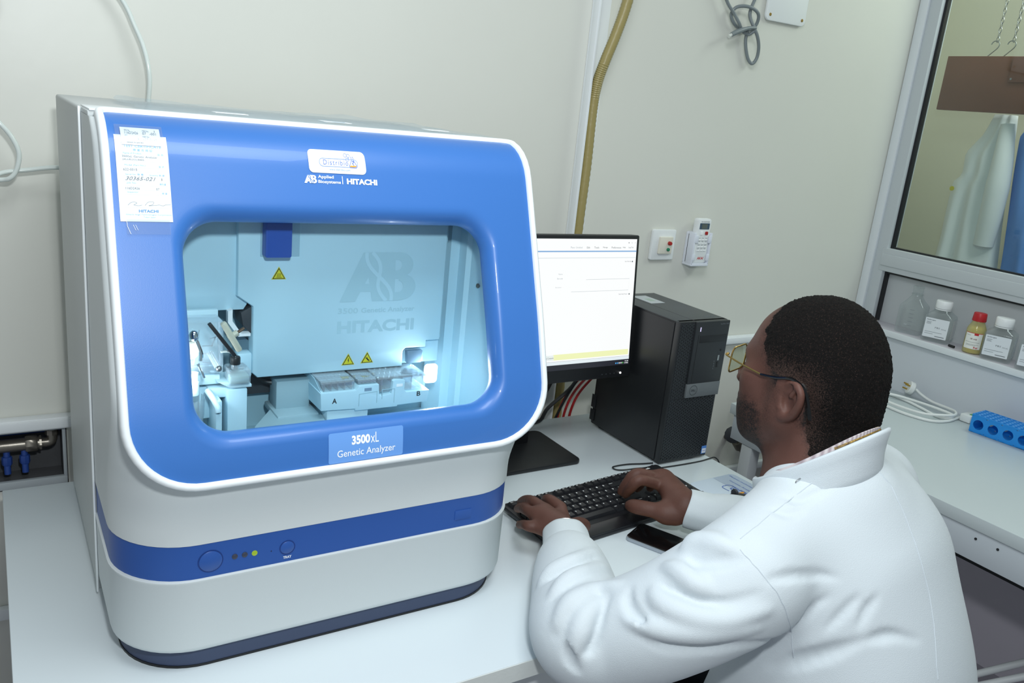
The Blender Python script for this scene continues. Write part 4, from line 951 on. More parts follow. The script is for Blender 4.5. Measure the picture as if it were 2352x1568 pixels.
PH = thing('smartphone', 'black smartphone lying face up on the desk in front of the keyboard', 'phone', (1.065, 1.012, 0))
ha = math.atan2(.0354, .0758); HT = rotz(1.0635, 1.012, ha)
make('body', G().prism(rrect(-.037, .037, -.077, .077, .009), .0003, .0085, 'z', bev=.0022).map(HT), mat('phone_side', '#a9b1ba', .3, .5), PH)
make('glass', G().prism(rrect(-.036, .036, -.076, .076, .0085), .0083, .0091, 'z', bev=.0003).map(HT), 'black_gloss', PH)
make('speaker_slot', poly2(G(), rrect(-.006, .006, .0715, .0725, .0004), lambda u, v: HT(u, v, .0094)), 'dark_grey', PH)
# ------------------------------------------------------------------ bottles on the sill
clear('bottle_clear', '#f8faf9', 0.07, 0.05, 0.06, '#eef2f5', .3); clear('bottle_empty', '#f6f8f7', 0.08, 0.05, 0.06, '#eef2f5', .3)
clear('bottle_milky', '#efe9bf', 0.10, 0.10, 0.35, '#ddd59a')
mat('cap_white', '#eef1f2', .45, bump=.1, bscale=300); mat('cap_red', '#b81f27', .4); mat('label_white', '#e2e8ec', .5)
def square_ring(cx, cy, z, hw, r, ang, n=6):
    return [(cx + u * math.cos(ang) - v * math.sin(ang), cy + u * math.sin(ang) + v * math.cos(ang), z) for u, v in rrect(-hw, hw, -hw, hw, r, n)]
def square_bottle(label, cx, cy, hw, zb, zs, zn, rn, ang, cap=True, m='bottle_clear', lab=True, marks=False):
    b = thing('media_bottle', label, 'bottle', (cx, cy, zb), 'square bottles on the window sill')
    def R(z, h, r): return square_ring(cx, cy, z, h, min(r, h * .999), ang)
    rings = [R(zb + .001, hw * .90, .012), R(zb + .004, hw, .012), R(zs - .004, hw, .012), R(zs, hw * .97, .013), R(mix(zs, zn, .55), mix(hw, rn, .62), mix(.013, rn, .6)), R(zn, rn * 1.04, rn), R(zn + .004, rn, rn), R(zn + (.03 if not cap else .012), rn, rn)]
    make('body', G().loft(rings, True, True, False), m, b, angle=50)
    if cap:
        make('cap', G().lathe([(rn * 1.28, zn), (rn * 1.33, zn + .002), (rn * 1.33, zn + .022), (rn * 1.25, zn + .0245), (0, zn + .0247)], (cx, cy, 0), seg=32), 'cap_white', b)
        make('cap_ring', G().lathe([(rn * 1.30, zn - .004), (rn * 1.30, zn - .001)], (cx, cy, 0), seg=32), 'cap_white', b)
    else:
        make('neck_ring', G().lathe([(rn * 1.18, zn + .003), (rn * 1.22, zn + .006), (rn * 1.05, zn + .007)], (cx, cy, 0), seg=24), m, b)
        make('neck_lip', G().lathe([(rn * 1.1, zn + .026), (rn * 1.1, zn + .032), (rn * .9, zn + .032)], (cx, cy, 0), seg=24), m, b)
    if marks:
        g = G()
        for k in range(5):
            z = zb + .03 + k * .013; fn = face(cx, cy, hw, ang, -1)
            stroke(g, [(-.004, z), (.010, z)], .0008, fn)
        make('graduations', g, 'grey_ink', b)
    if lab:
        fn = face(cx, cy, hw, ang, -1)
        z0, z1 = zb + (zs - zb) * .18, zb + (zs - zb) * .92
        L = make('paper_label', poly2(G(), rrect(-hw * .86, hw * .80, z0, z1, .002), fn), 'label_white', b, smooth=False)
        g = G(); f2 = face(cx, cy, hw + .0004, ang, -1)
        text(g, 'Invitrogen', f2, -hw * .75, z1 - .009, width=hw * .6, height=.005, bold=.02, res=1)
        for k, wv in enumerate((.35, .30, .33)): stroke(g, [(-hw * .75, z1 - .013 - k * .003), (-hw * .75 + hw * wv, z1 - .013 - k * .003)], .0009, f2)
        text(g, 'PBS', f2, -hw * .1, mix(z0, z1, .5), width=hw * .35, height=.005, res=1)
        text(g, '500 mL', f2, hw * .35, mix(z0, z1, .48), width=hw * .35, height=.004, res=1)
        for k, wv in enumerate((1.2, .6)): stroke(g, [(-hw * .75, z0 + .018 - k * .006), (-hw * .75 + hw * wv, z0 + .018 - k * .006)], .0009, f2)
        stroke(g, [(0, z0 + .006), (hw * .65, z0 + .006)], .002, f2)
        make('printed_lines', g, 'grey_ink', L, smooth=False)['kind'] = 'stuff'
        f3 = face(cx, cy, hw, ang, 0)
        L = make('paper_label', poly2(G(), rrect(-hw * .80, hw * .80, z0, z1, .002), f3), 'label_white', b, smooth=False)
    return b
def face(cx, cy, hw, ang, k):
    """sheet mapping on one side of a square bottle; k=-1: side facing -x, k=0: side facing -y"""
    a = ang + (PI if k == -1 else 1.5 * PI)
    n = np.array((math.cos(a), math.sin(a))); t = np.array((-n[1], n[0]))
    return lambda u, v: (cx + n[0] * (hw + .0004) + t[0] * u, cy + n[1] * (hw + .0004) + t[1] * u, v)
SB = .1905
sa = math.radians(20)
square_bottle('clear empty square bottle without a cap', 2.578, 1.552, .040, SB, .283, .316, .0155, sa, cap=False, m='bottle_empty', lab=False, marks=True)
square_bottle('clear square bottle with white cap and paper label beside the uncapped bottle', 2.572, 1.452, .042, SB, .275, .298, .0185, sa)
square_bottle('clear square bottle with white cap beside the red capped bottle', 2.562, 1.252, .041, SB, .275, .295, .0190, sa)
square_bottle('clear square bottle with paper label cut off by the right edge', 2.558, 1.145, .041, SB, .275, .295, .0190, sa)
b = thing('reagent_bottle', 'red capped round bottle of yellow liquid on the window sill', 'bottle', (2.556, 1.325, SB))
c_ = (2.556, 1.325, SB)
make('body', G().lathe([(.025, .001), (.027, .003), (.027, .075), (.025, .081), (.0175, .097), (.0165, .104)], c_, seg=36), 'bottle_milky', b)
make('liquid', G().lathe([(.024, .003), (.0255, .005), (.0255, .074), (.0235, .080), (.021, .086)], c_, seg=32), mat('yellow_liquid', '#cfc886', .2), b)
make('cap', G().lathe([(.0195, .101), (.0200, .102), (.0185, .124), (.0175, .126), (0, .126)], c_, seg=28), 'cap_red', b)
def wrap(r, zoff): return lambda u, v: (c_[0] + r * math.cos(PI + .35 + u / r), c_[1] + r * math.sin(PI + .35 + u / r), SB + v)
g = G(); V = []; 
for j in range(15):
    for v in (.016, .066): V.append(wrap(.0275, 0)(-.026 + .052 * j / 14, v))
L = make('paper_label', g.add(V, [(2 * i, 2 * i + 1, 2 * i + 3, 2 * i + 2) for i in range(14)]), mat('label_cream', '#eceee8', .5), b)
g = G(); stroke(g, [(-.026 + .052 * j / 14, .0655) for j in range(15)], .0015, wrap(.0278, 0)); stroke(g, [(.001 + .003 * j, .062) for j in range(5)], .006, wrap(.0278, 0)); make('red_rule', g, 'red_ink', L)
make('lettering', text(G(), 'LR only', wrap(.0279, 0), -.008, .044, width=.019, height=.006, bold=.02, res=1), mat('maroon_ink', '#6b2a2a', .6), L)
make('lettering', text(G(), 'Pur', wrap(.0279, 0), .006, .018, width=.013, height=.006, bold=.03, res=1), 'red_ink', L)
g = G(); 
for v, a, c in ((.037, -.022, .02), (.030, -.018, .018), (.027, -.018, .010), (.058, -.022, -.008)): stroke(g, [(a + (c - a) * j / 8, v) for j in range(9)], .0007, wrap(.0279, 0))
make('printed_lines', g, 'grey_ink', L)['kind'] = 'stuff'
tag(make('marker_cap', G().tube([(2.545, 1.392, SB + .0042), (2.541, 1.372, SB + .0042)], .004, 10, 0), 'black_plastic', loc=(2.543, 1.382, SB)), 'small black cap lying on the sill in front of the bottles', 'cap')
# ------------------------------------------------------------------ tube rack
mat('rack_blue', '#1d8ce0', .35)
RK = thing('tube_rack', 'bright blue plastic test tube rack on the side bench', 'tube rack', (2.44, 1.06, 0))
ra = math.radians(-86); L_, W_, Hh = .250, .075, .052
RT = rotz(2.448, 1.072, ra)
def rackx(u): return u
def side_panel(yv, holes=True):
    # panel with round openings
    g = G(); xs = np.linspace(-L_ / 2, L_ / 2, 7)
    for i in range(6):
        cx = (xs[i] + xs[i + 1]) / 2; cz = .026; r = .0145
        inn = circ(cx, cz, r, 24, PI / 4, PI / 4 + 2 * PI)
        def sq(a):
            c, s2 = math.cos(a), math.sin(a); k = 1 / max(abs(c) / (L_ / 12), abs(s2) / .0255)
            return (cx + c * k, .0262 + s2 * k)
        outr = [sq(PI / 4 + 2 * PI * j / 24) for j in range(24)]
        for yy in (yv, yv + .003):
            g.add([RT(*((p[0], yy, p[1]))) for p in outr] + [RT(p[0], yy, p[1]) for p in inn], [(j, (j + 1) % 24, 24 + (j + 1) % 24, 24 + j) for j in range(24)])
        g.loft([[RT(p[0], yv, p[1]) for p in inn], [RT(p[0], yv + .003, p[1]) for p in inn]])
    return g
make('side_panel', side_panel(-W_ / 2), 'rack_blue', RK, angle=30)
make('side_panel', side_panel(W_ / 2 - .003), 'rack_blue', RK, angle=30)
for e in (-1, 1): make('end_panel', G().box(e * L_ / 2 - .0015, e * L_ / 2 + .0015, -W_ / 2, W_ / 2, .001, .052, .001).map(RT), 'rack_blue', RK)
make('bottom_plate', G().box(-L_ / 2, L_ / 2, -W_ / 2, W_ / 2, .0005, .003).map(RT), 'rack_blue', RK)
# top plate with a grid of round holes
g = G(); nx, ny = 16, 5
for i in range(nx):
    for j in range(ny):
        cx = -L_ / 2 + (i + .5) * L_ / nx; cy = -W_ / 2 + (j + .5) * W_ / ny
        hx, hy = L_ / nx / 2, W_ / ny / 2; r = .0052; N = 12
        inn = [(cx + r * math.cos(a), cy + r * math.sin(a)) for a in np.linspace(PI / 4, PI / 4 + 2 * PI, N, endpoint=False)]
        outr = []
        for a in np.linspace(PI / 4, PI / 4 + 2 * PI, N, endpoint=False):
            c, s2 = math.cos(a), math.sin(a); k = 1 / max(abs(c) / hx, abs(s2) / hy); outr.append((cx + c * k, cy + s2 * k))
        g.add([RT(p[0], p[1], .0545) for p in outr] + [RT(p[0], p[1], .0545) for p in inn], [(q, (q + 1) % N, N + (q + 1) % N, N + q) for q in range(N)])
        g.loft([[RT(p[0], p[1], .0545) for p in inn], [RT(p[0], p[1], .0505) for p in inn]])
make('top_plate', g, 'rack_blue', RK, angle=30)
make('top_edge', G().box(-L_ / 2 - .001, L_ / 2 + .001, -W_ / 2 - .001, -W_ / 2 + .001, .0500, .0546).box(-L_ / 2 - .001, L_ / 2 + .001, W_ / 2 - .001, W_ / 2 + .001, .0500, .0546).box(-L_ / 2 - .001, -L_ / 2 + .001, -W_ / 2, W_ / 2, .05, .0546).box(L_ / 2 - .001, L_ / 2 + .001, -W_ / 2, W_ / 2, .05, .0546).map(RT), 'rack_blue', RK)
# ------------------------------------------------------------------ extension lead with plug
mat('lead_white', '#e4e8e6', .4)
EX = thing('extension_lead', 'white power lead coiled on the side bench with its plug', 'power lead', (2.42, 1.40, 0))
z = .0045
g = G().tube([(2.500, 1.262, z), (2.47, 1.268, z), (2.40, 1.262, z), (2.345, 1.285, z), (2.322, 1.36, z), (2.335, 1.44, z), (2.375, 1.50, z), (2.42, 1.52, z), (2.45, 1.49, z), (2.45, 1.43, z), (2.43, 1.36, z), (2.41, 1.30, z), (2.42, 1.27, z + .005), (2.45, 1.275, z + .008), (2.46, 1.32, z + .008), (2.455, 1.39, z + .008), (2.44, 1.46, z + .008), (2.40, 1.50, z + .008), (2.36, 1.47, z + .008), (2.345, 1.40, z + .008), (2.36, 1.32, z + .008), (2.40, 1.28, z + .012), (2.44, 1.265, z + .014), (2.475, 1.285, z + .014), (2.49, 1.32, z + .012), (2.495, 1.37, z + .012), (2.495, 1.41, z + .022), (2.492, 1.432, z + .034)], .0042, 9)
make('cord', g, 'lead_white', EX)
make('plug_body', G().lathe([(.010, -.004), (.017, 0), (.021, .004), (.021, .016), (.019, .018)], (2.492, 1.440, .036), (-.62, .55, .25), 20), 'lead_white', EX)
for du, dv in ((-.009, .006), (.009, .006), (0, -.008)):
    A_ = np.array((-.62, .55, .25)); A_ /= np.linalg.norm(A_); T1 = np.cross(A_, (0, 0, 1)); T1 /= np.linalg.norm(T1); T2 = np.cross(T1, A_)
    p0 = np.array((2.492, 1.440, .036)) + A_ * .017 + T1 * du + T2 * dv
    make('pin', G().tube([p0, p0 + A_ * .016], .0024, 10, 0), mat('brass', '#b8963f', .3, .9), EX)
make('socket_block', G().box(2.463, 2.512, 1.228, 1.262, .0005, .024, .004), 'lead_white', EX)
make('switch_lamp', G().box(2.478, 2.497, 1.232, 1.242, .0235, .026, .001), mat('switch_green', '#58c07a', .3, emit=.3), EX)
# ------------------------------------------------------------------ next room: hanging board, coats
mat('board_brown', '#7c5242', .5, var=.12, vscale=9); mat('coat_white', '#e6eaec', .8, bump=.15, bscale=500); mat('coat_blue', '#6292dc', .7, bump=.15, bscale=500)
BD = thing('hanging_board', 'brown wooden board hung on chains behind the window', 'board', (3.19, 1.55, .936))
make('panel', G().box(3.185, 3.205, 1.05, 2.022, .936, 1.136, .003), 'board_brown', BD)
make('patch', G().box(3.178, 3.1855, 1.25, 1.765, 1.045, 1.134, .002), mat('board_patch', '#805648', .5), BD)
make('nail', G().lathe([(.003, 0), (.004, .003)], (3.178, 1.755, 1.056), (-1, 0, 0), 8), 'steel', BD)
make('lower_rail', G().box(3.206, 3.235, 1.05, 1.93, .942, .956, .002), mat('rail_pale', '#b9b2ac', .5), BD)
def chain(y, lab):
    C_ = thing('chain', lab, 'chain', (3.20, y, 1.16))
    make('hook', G().tube([(3.195, y + .022, 1.137), (3.195, y + .008, 1.150), (3.195, y - .008, 1.166), (3.195, y - .012, 1.180), (3.195, y - .002, 1.190), (3.195, y + .012, 1.188), (3.195, y + .018, 1.178)], .0022, 8), 'steel', C_)
    k = 0; zz = 1.186
    while zz < 1.86:
        pts = [(3.195 + (0.005 * math.cos(a) if k % 2 else 0), y - .002 + (0 if k % 2 else .005 * math.cos(a)), zz + .009 + .0105 * math.sin(a)) for a in np.linspace(0, 2 * PI, 12, endpoint=False)]
        make('link', G().tube(pts, .0013, 6, 0, True), 'steel', C_); zz += .0165; k += 1
chain(1.850, 'steel chain with hook holding the brown board, left one')
chain(1.790, 'steel chain with hook holding the brown board, right one')
def garment(name, label, secs, m, seed, amp, nf, extra=()):
    """hanging cloth: closed loft of folded sections; secs = (z, y0, y1, depth)"""
    rnd = random.Random(seed); ph = [rnd.uniform(0, 6.28) for _ in range(6)]
    T_ = thing(name, label, 'coat', (3.27, (secs[0][1] + secs[0][2]) / 2, secs[-1][0]))
    zz = [s_[0] for s_ in secs][::-1]; rings = []
    for z in np.linspace(secs[0][0], secs[-1][0], 40):
        y0 = np.interp(z, zz, [s_[1] for s_ in secs][::-1]); y1 = np.interp(z, zz, [s_[2] for s_ in secs][::-1]); d = np.interp(z, zz, [s_[3] for s_ in secs][::-1])
        t0 = (secs[0][0] - z) / (secs[0][0] - secs[-1][0]); r = []
        for k in range(72):
            a = 2 * PI * k / 72; u = math.cos(a); v = math.sin(a)
            fold = amp * (.35 + t0) * (math.sin(nf * u * 1.6 + ph[0] + 2.2 * t0) + .6 * math.sin(nf * 2.3 * u + ph[1] - 3 * t0))
            r.append((3.275 - d * (abs(v) ** .7) * (1 if v > 0 else -1) * .5 - fold * abs(v), (y0 + y1) / 2 + (y1 - y0) / 2 * u + .004 * math.sin(9 * z + ph[2]), z))
        rings.append(r)
    make('cloth', G().loft(rings, True, True, True), m, T_, angle=180)
    return T_
WC = garment('lab_coat', 'white lab coat hanging below the brown board behind the window',
        [(.935, 1.755, 1.835, .05), (.86, 1.745, 1.855, .07), (.785, 1.735, 1.905, .09), (.70, 1.725, 1.895, .10), (.67, 1.72, 1.925, .10), (.45, 1.70, 1.925, .12), (.15, 1.67, 1.95, .14)], 'coat_white', 3, .010, 4.5)
make('badge', G().lathe([(.009, 0), (.009, .002)], (3.212, 1.897, .645), (-1, 0, 0), 14), mat('badge_yellow', '#c9bf3a', .5), WC)
make('sleeve', G().tube([(3.235, 1.755, .90), (3.225, 1.735, .75), (3.225, 1.73, .60), (3.235, 1.735, .45)], [.025, .035, .042, .040, .036], 16), 'coat_white', WC)
garment('blue_gown', 'blue cloth gown hanging at the right edge behind the window',
        [(.935, 1.58, 1.68, .05), (.86, 1.50, 1.715, .08), (.70, 1.44, 1.70, .10), (.50, 1.40, 1.68, .12), (.36, 1.36, 1.665, .12)], 'coat_blue', 8, .010, 6.0)
# ------------------------------------------------------------------ stool frame under the side bench
FS = thing('folding_chair', 'white tubular chair frame with black seat under the bench', 'chair', (2.22, .62, -.74))
for a_, b_ in (((1.985, .840, -.50), (2.19, .735, -.728)), ((2.045, .865, -.50), (2.25, .765, -.728)), ((2.42, .44, -.34), (2.50, .30, -.728)), ((2.14, .42, -.34), (2.08, .30, -.728))):
    make('leg', G().tube([a_, b_], .011, 12, 0), 'metal_white', FS)
for a_, b_ in (((1.985, .840, -.50), (2.13, .66, -.345)), ((2.045, .865, -.50), (2.17, .70, -.345))):
    make('brace', G().tube([a_, b_], .009, 12, 0), 'metal_white', FS)
make('seat', G().prism(rrect(2.10, 2.48, .36, .71, .05), -.335, -.30, 'z', bev=.012), 'black_plastic', FS)
# ------------------------------------------------------------------ signed-distance modelling for the person
class Field:
    def __init__(s, lo, hi, h):
        s.h = h; s.lo = np.array(lo, np.float32); n = np.ceil((np.array(hi) - np.array(lo)) / h).astype(int) + 1; s.n = n
        s.ax = [s.lo[i] + h * np.arange(n[i], dtype=np.float32) for i in range(3)]
        s.D = np.full(n, 0.08, np.float32)
    def sub(s, lo, hi):
        i0 = [max(0, int((lo[k] - s.lo[k]) / s.h)) for k in range(3)]; i1 = [min(s.n[k], int((hi[k] - s.lo[k]) / s.h) + 2) for k in range(3)]
        sl = tuple(slice(a, max(a, b)) for a, b in zip(i0, i1))
        return sl, s.ax[0][sl[0]][:, None, None], s.ax[1][sl[1]][None, :, None], s.ax[2][sl[2]][None, None, :]
    def put(s, sl, d, k, op):
        A = s.D[sl]
        if A.size == 0: return
        if op == '+':
            if k: hh = np.maximum(k - np.abs(A - d), 0) / k; s.D[sl] = np.minimum(A, d) - hh * hh * k * .25
            else: s.D[sl] = np.minimum(A, d)
        else:
            d = -d
            if k: hh = np.maximum(k - np.abs(A - d), 0) / k; s.D[sl] = np.maximum(A, d) + hh * hh * k * .25
            else: s.D[sl] = np.maximum(A, d)
    def cap(s, a, b, ra, rb=None, k=0.02, op='+'):
        rb = ra if rb is None else rb; a = np.array(a, float); b = np.array(b, float); m = max(ra, rb) + k + .012
        sl, X, Y, Z = s.sub(np.minimum(a, b) - m, np.maximum(a, b) + m); ba = b - a; L = float(ba @ ba) + 1e-12
        px, py, pz = X - a[0], Y - a[1], Z - a[2]
        t = np.clip((px * ba[0] + py * ba[1] + pz * ba[2]) / L, 0, 1)
        d = np.sqrt((px - t * ba[0]) ** 2 + (py - t * ba[1]) ** 2 + (pz - t * ba[2]) ** 2) - (ra + (rb - ra) * t)
        s.put(sl, d, k, op); return s
    def chain(s, pts, rs, k=0.02, op='+', n=0):
        P = catmull(pts, n) if n else pts
        R = np.interp(np.linspace(0, 1, len(P)), np.linspace(0, 1, len(rs)), rs)
        for i in range(len(P) - 1): s.cap(P[i], P[i + 1], R[i], R[i + 1], k, op)
        return s
    def ell(s, c, r, k=0.03, op='+', A=None):
        """ellipsoid; A rows = local axes"""
        c = np.array(c, float); r = np.array(r, float); m = r.max() + k + .012
        sl, X, Y, Z = s.sub(c - m, c + m); p = (X - c[0], Y - c[1], Z - c[2])
        if A is not None: p = tuple(p[0] * a[0] + p[1] * a[1] + p[2] * a[2] for a in A)
        k0 = np.sqrt((p[0] / r[0]) ** 2 + (p[1] / r[1]) ** 2 + (p[2] / r[2]) ** 2); k1 = np.sqrt((p[0] / r[0] ** 2) ** 2 + (p[1] / r[1] ** 2) ** 2 + (p[2] / r[2] ** 2) ** 2) + 1e-9
        s.put(sl, k0 * (k0 - 1) / k1, k, op); return s
    def mesh(s):
        """naive surface nets"""
        D = s.D; I = D < 0; n = s.n
        c = np.zeros(n - 1, np.int8)
        for dx in (0, 1):
            for dy in (0, 1):
                for dz in (0, 1): c += I[dx:n[0] - 1 + dx, dy:n[1] - 1 + dy, dz:n[2] - 1 + dz]
        act = (c > 0) & (c < 8); idx = np.argwhere(act); vid = np.full(n - 1, -1, np.int32); vid[act] = np.arange(len(idx))
        P = np.zeros((len(idx), 3)); W = np.zeros(len(idx))
        cor = [(0, 0, 0), (1, 0, 0), (0, 1, 0), (1, 1, 0), (0, 0, 1), (1, 0, 1), (0, 1, 1), (1, 1, 1)]
        val = [D[idx[:, 0] + a, idx[:, 1] + b, idx[:, 2] + e] for a, b, e in cor]
        for i in range(8):
            for j in range(i + 1, 8):
                d = np.abs(np.array(cor[i]) - np.array(cor[j]))
                if d.sum() != 1: continue
                x = (val[i] < 0) != (val[j] < 0); t = np.where(x, val[i] / np.where(x, val[i] - val[j], 1), 0)
                for q in range(3): P[:, q] += np.where(x, cor[i][q] + t * (cor[j][q] - cor[i][q]), 0)
                W += x
        V = s.lo + s.h * (idx + P / np.maximum(W, 1)[:, None])
        F = []
        for q in range(3):
            sa = [slice(None)] * 3; sb = [slice(None)] * 3; sa[q] = slice(0, -1); sb[q] = slice(1, None)
            x = I[tuple(sa)] != I[tuple(sb)]; e = np.argwhere(x); u, v = (q + 1) % 3, (q + 2) % 3
            ok = (e[:, u] > 0) & (e[:, v] > 0) & (e[:, u] < n[u] - 1) & (e[:, v] < n[v] - 1); e = e[ok]
            st = I[tuple(sa)][e[:, 0], e[:, 1], e[:, 2]]
            def cell(du, dv): f = e.copy(); f[:, u] -= du; f[:, v] -= dv; return vid[f[:, 0], f[:, 1], f[:, 2]]
            qd = np.stack([cell(1, 1), cell(0, 1), cell(0, 0), cell(1, 0)], 1)
            qd[~st] = qd[~st][:, ::-1]; F.append(qd)
        return V, np.concatenate(F)
def relax(V, F, it=2, lam=.5):
    E = np.concatenate([F[:, [0, 1]], F[:, [1, 2]], F[:, [2, 3]], F[:, [3, 0]]]); n = len(V)
    cnt = np.bincount(E[:, 0], minlength=n) + np.bincount(E[:, 1], minlength=n)
    for _ in range(it):
        A = np.stack([np.bincount(E[:, 0], V[E[:, 1], q], n) + np.bincount(E[:, 1], V[E[:, 0], q], n) for q in range(3)], 1)
        V = V + lam * (A / np.maximum(cnt, 1)[:, None] - V)
    return V

# body joints (world, metres)
NK = np.array((1.030, .695, .300)); LS = np.array((.850, .668, .195)); RS = np.array((1.235, .750, .215))
LE = np.array((.690, .800, .062)); LW = np.array((.824, 1.030, .062)); RE = np.array((1.305, .830, .045)); RW = np.array((1.116, 1.030, .064))
# head frame
HO = np.array((1.031, .760, .427)); hy = -.16; hp = .05
hF = np.array((math.sin(hy) * math.cos(hp), math.cos(hy) * math.cos(hp), math.sin(hp))); hL = np.array((-math.cos(hy), math.sin(hy), 0.0)); hU = np.cross(hF, -hL) * -1
if hU[2] < 0: hU = -hU
HA = np.stack([hL, hF, hU])
def hd(l, f, u): return HO + l * hL + f * hF + u * hU
def head_local(V): return (V - HO) @ HA.T

def add_head(F):
    e = lambda c, r, k=.03, op='+': F.ell(hd(*c), r, k, op, HA)
    c2 = lambda a, b, ra, rb=None, k=.015, op='+': F.cap(hd(*a), hd(*b), ra, rb, k, op)
    e((0, -.015, .038), (.0765, .087, .089))
    e((0, -.052, .000), (.060, .050, .060), .04)
    e((0, .024, -.020), (.060, .060, .082), .04)
    for s in (1, -1):
        c2((s * .054, -.004, -.046), (s * .030, .052, -.096), .019, .020, .03)
        e((s * .043, .058, -.014), (.022, .024, .020), .03)
        e((s * .040, .045, -.060), (.022, .034, .034), .03)
        c2((s * .066, -.004, .0), (s * .056, -.004, -.05), .014, .016, .03)
    e((0, .064, -.098), (.026, .022, .020), .03)
    c2((-.034, 0.0770, .020), (.034, 0.0770, .020), .011, k=.02)
    e((0, .044, .050), (.055, .036, .042), .04)
    c2((0, 0.0830, .012), (0, 0.1070, -.026), .0075, .0105, .012)
    for s in (1, -1): e((s * .013, 0.0980, -.032), (.010, .012, .009), .008)
    e((0, 0.0730, -.060), (.030, .022, .026), .02)
    c2((-.019, 0.0910, -.056), (.019, 0.0910, -.056), .0065, k=.008); c2((-.017, 0.0900, -.068), (.017, 0.0900, -.068), .0075, k=.008)
    c2((-.022, 0.0990, -.0620), (.022, 0.0990, -.0620), .0022, k=.004, op='-')
    for s in (1, -1):
        e((s * .032, 0.0920, .002), (.017, .014, .012), .012, '-')
        e((s * .031, 0.0705, .002), (.0125, .0125, .0125), .004)
        c2((s * .020, 0.0815, .010), (s * .044, 0.0755, .009), .0038, k=.006)
    # ears
    for s in (1, -1):
        ec = np.array((s * .0745, -.022, -.014))
        pl = [(0.000, .012, .016), (.008, .006, .027), (.013, -.008, .031), (.016, -.020, .022), (.0155, -.022, .004), (.012, -.016, -.012), (.007, -.006, -.024), (.003, .006, -.031)]
        P = [ec + .86 * np.array((s * a, b, c)) for a, b, c in pl]
        F.chain([hd(*p) for p in P], [.0042, .0046, .0046, .0042, .0042, .0045, .0062, .0070], .004, n=4)
        e((s * .079, -0.029, -0.012), (.0052, .0145, .024), .006)
        e((s * .083, -0.020, -0.020), (.0045, .009, .014), .006, '-')
        e((s * .086, -0.026, 0.002), (.003, .009, .012), .005, '-')
        c2((s * .0815, -.010, -.028), (s * .0805, -.007, -.014), .0048, .0035, .004)
        c2((s * .0845, -.024, -.006), (s * .0865, -.032, .012), .0032, .0026, .004)
        e((s * .0785, -0.015, -0.037), (.0055, .008, .0095), .008)
    # neck down into the collar
    F.cap(hd(0, -.030, -.060), NK + np.array((-.004, .012, -.015)), .056, .064, .035)
    F.cap(hd(0, -.070, -.030), NK + np.array((.004, -.014, -.01)), .038, .050, .03)
    c2((0, .045, -.085), (0, -.015, -.125), .026, .040, .03)
    F.cap(NK, NK + np.array((0, 0, -.06)), .064, .070, .03)
def hair_masks(V):
    """coverage of head hair and of beard for points in head coordinates, 0..1"""
    p = head_local(V); l, f, u = np.abs(p[:, 0]), p[:, 1], p[:, 2]
    nz = .003 * np.sin(p[:, 0] * 310 + p[:, 2] * 170) * np.sin(p[:, 1] * 290 + p[:, 2] * 220)
    # hairline: forward limit as a function of height
    fl = np.interp(u, [-.12, -.075, -.05, -.02, .0, .02, .045, .07, .10, .13], [-.055, -.050, -.034, -.018, .014, .034, .045, .054, .058, .05])
    a = np.clip((fl - f + nz) / .034 + .45, 0, 1)
    a *= np.clip((u + .058 - np.minimum(f + .038, 0) * 1.05 + nz) / .022 + .3, 0, 1) * np.clip((u + .115) / .012, 0, 1)
    ear = np.exp(-(((f + .024) / .015) ** 2 + ((u + .016) / .026) ** 2) ** 2) * (l > .066)
    a *= 1 - np.clip(ear * 1.4, 0, 1); a *= 1 - np.clip((l - .0815) / .003, 0, 1) * ((np.abs(f + .022) < .026) & (np.abs(u + .014) < .040))
    inh = np.linalg.norm(p - np.array((0, 0, -.01)), axis=1) < .165; a = a * inh
    # beard along jaw, chin, sideburn and moustache
    b = np.clip((-.030 - u - .35 * np.clip(f - .045, -.2, .0) * -1 + nz) / .022, 0, 1) * np.clip((f - .012 + nz) / .018, 0, 1)
    b *= np.clip((u + .135) / .01, 0, 1)
    lip = np.exp(-(((u + .062) / .010) ** 2 + (p[:, 0] / .022) ** 2) ** 2) * (f > .09); b *= 1 - lip
    sb = np.clip(1 - np.abs(f - .012) / .024, 0, 1) * np.clip((u + .075) / .02, 0, 1) * np.clip((.01 - u) / .01, 0, 1) * .45
    return a, np.maximum(b, sb * (1 - ear)) * inh

def finger(F, pts, rs, k=.005):
    F.chain(pts, rs, k, n=4)
